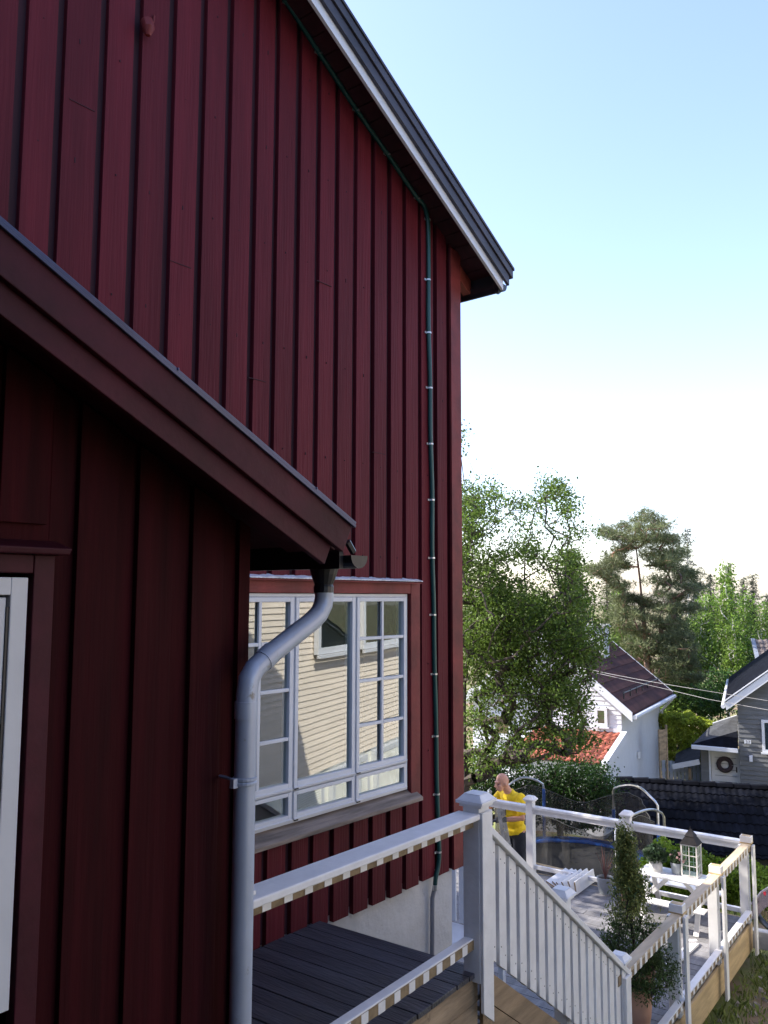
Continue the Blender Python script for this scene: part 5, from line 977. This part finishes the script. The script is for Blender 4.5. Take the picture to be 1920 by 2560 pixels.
def fuse(o, vox, it=4, dis=0.):
    r_ = o.modifiers.new('fuse', 'REMESH'); r_.mode = 'VOXEL'; r_.voxel_size = vox; r_.use_smooth_shade = True; s_ = o.modifiers.new('smooth', 'SMOOTH'); s_.factor = .5; s_.iterations = it
    if dis:
        t = bpy.data.textures.new('folds', 'CLOUDS'); t.noise_scale = .09; q = o.modifiers.new('folds', 'DISPLACE'); q.texture = t; q.strength = dis; q.mid_level = .5; q.texture_coords = 'LOCAL'
HD = (.245, 0, 1.610); T_ = R(32)
b = MB(ml); ell(b, (HD[0]-.012, 0, HD[2]+.018), (.098, .077, .108), T_, 20, 14); ell(b, (HD[0]+.045, 0, HD[2]-.068), (.052, .052, .062), T_, 14, 10)
ell(b, (HD[0]+.082, 0, HD[2]-.090), (.020, .026, .018), T_, 10, 8); b.tube([(HD[0]+.105, 0, HD[2]-.008), (HD[0]+.124, 0, HD[2]-.052), (HD[0]+.098, 0, HD[2]-.062)], [.009, .016, .011], 8)
ell(b, (HD[0]+.098, 0, HD[2]+.012), (.018, .05, .012), T_, 12, 8); ell(b, (HD[0]+.092, 0, HD[2]-.076), (.013, .026, .009), T_, 10, 6)
for s_ in (-1, 1): ell(b, (HD[0]-.012, s_*.079, HD[2]-.022), (.020, .010, .032), T_, 10, 8); ell(b, (HD[0]+.072, s_*.04, HD[2]-.042), (.026, .020, .024), T_, 10, 8)
limb(b, [(.10, 0, 1.40), (.145, 0, 1.49), (.205, 0, 1.565)], [.075, .058, .056]); limb(b, [(.08, 0, 1.36), (.05, 0, 1.15), (0, 0, .95)], [.11, .12, .12])
AR = {1: ((.07, .20, 1.40), (.13, .30, 1.16), (.36, .13, 1.13)), -1: ((.07, -.20, 1.40), (.20, -.33, 1.19), (.44, -.16, 1.17))}
for s_, (sh_, el_, wr_) in AR.items(): limb(b, [(.07, s_*.1, 1.39), sh_, tuple((np.array(sh_)+el_)/2), el_, tuple(np.array(el_)*.6+np.array(wr_)*.4), wr_], [.06, .058, .048, .040, .039, .027])
for s_ in (-1, 1): limb(b, [(0, s_*.09, .92), (.02, s_*.11, .50), (-.02, s_*.12, .09)], [.085, .055, .042]); limb(b, [(-.02, s_*.12, .05), (.14, s_*.13, .035)], [.04, .032])
body = b.build('body', SKIN, man, smooth=True); fuse(body, .0095, 3)
for s_ in (-1, 1):
    e_ = MB(ml); ell(e_, (HD[0]+.083, s_*.031, HD[2]-.020), (.006, .009, .004), T_, 8, 6); e_.build('eye', BLACKM, man)
b = MB(ml)
for (x, z, rx, ry, rz_) in ((.085, 1.385, .115, .185, .09), (.085, 1.29, .135, .185, .11), (.06, 1.18, .14, .175, .12), (.035, 1.06, .15, .172, .12), (.01, .95, .148, .180, .075)): ell(b, (x, 0, z), (rx, ry, rz_), .15, 18, 12)
b.tube([(.11, 0, 1.44), (.125, 0, 1.475)], [.088, .070], 14)
for s_, (sh_, el_, wr_) in AR.items(): limb(b, [(.075, s_*.12, 1.385), sh_, tuple(np.array(sh_)*.35+np.array(el_)*.65)], [.082, .078, .074])
b.tube([(.01, 0, .95), (.005, 0, .885)], [.165, .168], 18); shirt = b.build('t_shirt', YEL, man, smooth=True); fuse(shirt, .012, 4, .026)
m = MB(ml); m.box(.222, .226, -.06, .06, 1.215, 1.245).box(.222, .226, -.06, -.045, 1.16, 1.214).box(.222, .226, .045, .06, 1.16, 1.214); m.build('shirt_print', NAVY, man)
b = MB(ml); ell(b, (0, 0, .90), (.125, .165, .12), 0, 16, 10)
for s_ in (-1, 1): limb(b, [(0, s_*.085, .88), (.025, s_*.11, .50), (-.015, s_*.12, .10)], [.105, .078, .068])
tr_ = b.build('trousers', NAVY, man, smooth=True); fuse(tr_, .014, 3, .02)
for s_ in (-1, 1):
    b = MB(ml); limb(b, [(-.05, s_*.12, .05), (.06, s_*.125, .045), (.17, s_*.13, .035)], [.05, .05, .042]); q = b.build('shoe', BLACKM, man, smooth=True); fuse(q, .01, 2)
for s_, (sh_, el_, wr_) in AR.items():
    w0 = np.array(wr_); dr_ = (w0-np.array(el_)); dr_ /= np.linalg.norm(dr_); lat = np.cross(dr_, [0, 0, 1.]); lat /= np.linalg.norm(lat); dn = np.cross(dr_, lat); dn *= -1 if dn[2] > 0 else 1
    b = MB(ml); limb(b, [tuple(w0-dr_*.05), tuple(w0+dr_*.02)], [.036, .034]); ell(b, tuple(w0+dr_*.065), (.045, .032, .040), 0, 12, 8)
    b.build('glove_cuff', GLOVEG, man, smooth=True); b = MB(ml); pm = w0+dr_*.10
    for f_i, (o_, L_) in enumerate(((-.030, .062), (-.010, .074), (.010, .070), (.030, .055))):
        p0_ = pm+lat*o_; p1_ = p0_+dr_*L_*.5+dn*.006; p2_ = p1_+dr_*L_*.15+dn*L_*.45; p3_ = p2_-dr_*L_*.22+dn*L_*.25; b.tube([tuple(p0_-dr_*.02), tuple(p0_), tuple(p1_), tuple(p2_), tuple(p3_)], [.011, .0115, .011, .010, .008], 8)
    th0 = w0+dr_*.06-lat*.030*s_*-1; b.tube([tuple(th0), tuple(th0+lat*.03*s_+dr_*.02+dn*.01), tuple(th0+lat*.030*s_+dr_*.045+dn*.035)], [.013, .0125, .010], 8); ell(b, tuple(pm-dr_*.01), (.034, .036, .022), 0, 12, 8)
    b.build('glove', GLOVE, man, smooth=True)
# step ladder he works from
ls = 11.95; lad = thing('step_ladder', 'worn aluminium step ladder standing between the man and the railing', 'ladder', tuple(at(1262, 2160, ls)))
ALU = mat('worn_aluminium', (.50, .49, .47), .4, .2, (20, 20, 20), metal=.7, dirt=((.2, .18, .16), 12, .6))
zgl = gz(*at(1275, 2200, ls)[:2])
def lp_(px, py, ds=0.): return at(px, py, ls+ds)
for (x0, y0, x1, y1, ds) in ((1246, 2022, 1276, 2200, 0), (1254, 2016, 1290, 2200, .12)):
    a, b_ = lp_(x0, y0, ds), lp_(x1, y1, ds); b_[2] = max(b_[2], zgl); m = MB(); m.bar(tuple(a), tuple(b_), .05, .022, tuple(_fh)); m.build('rail', ALU, lad)
for k in range(5): u = .12+k*.2; a = lp_(1246+30*u, 2022+178*u, 0); b_ = lp_(1254+36*u, 2016+184*u, .12); MB().bar(tuple(a), tuple(b_), .07, .02).build('step', ALU, lad)
for (x0, x1, ds) in ((1252, 1258, .4), (1260, 1272, .5)): a, b_ = lp_(x0, 2024, ds*.2), lp_(x1, 2200, ds); MB().bar(tuple(a), tuple(b_), .03, .018).build('rear_leg', ALU, lad)
for o in list(bpy.data.objects):
    if o.type == 'MESH' and o.parent is None and 'kind' not in o and 'category' not in o: print('UNTAGGED', o.name)
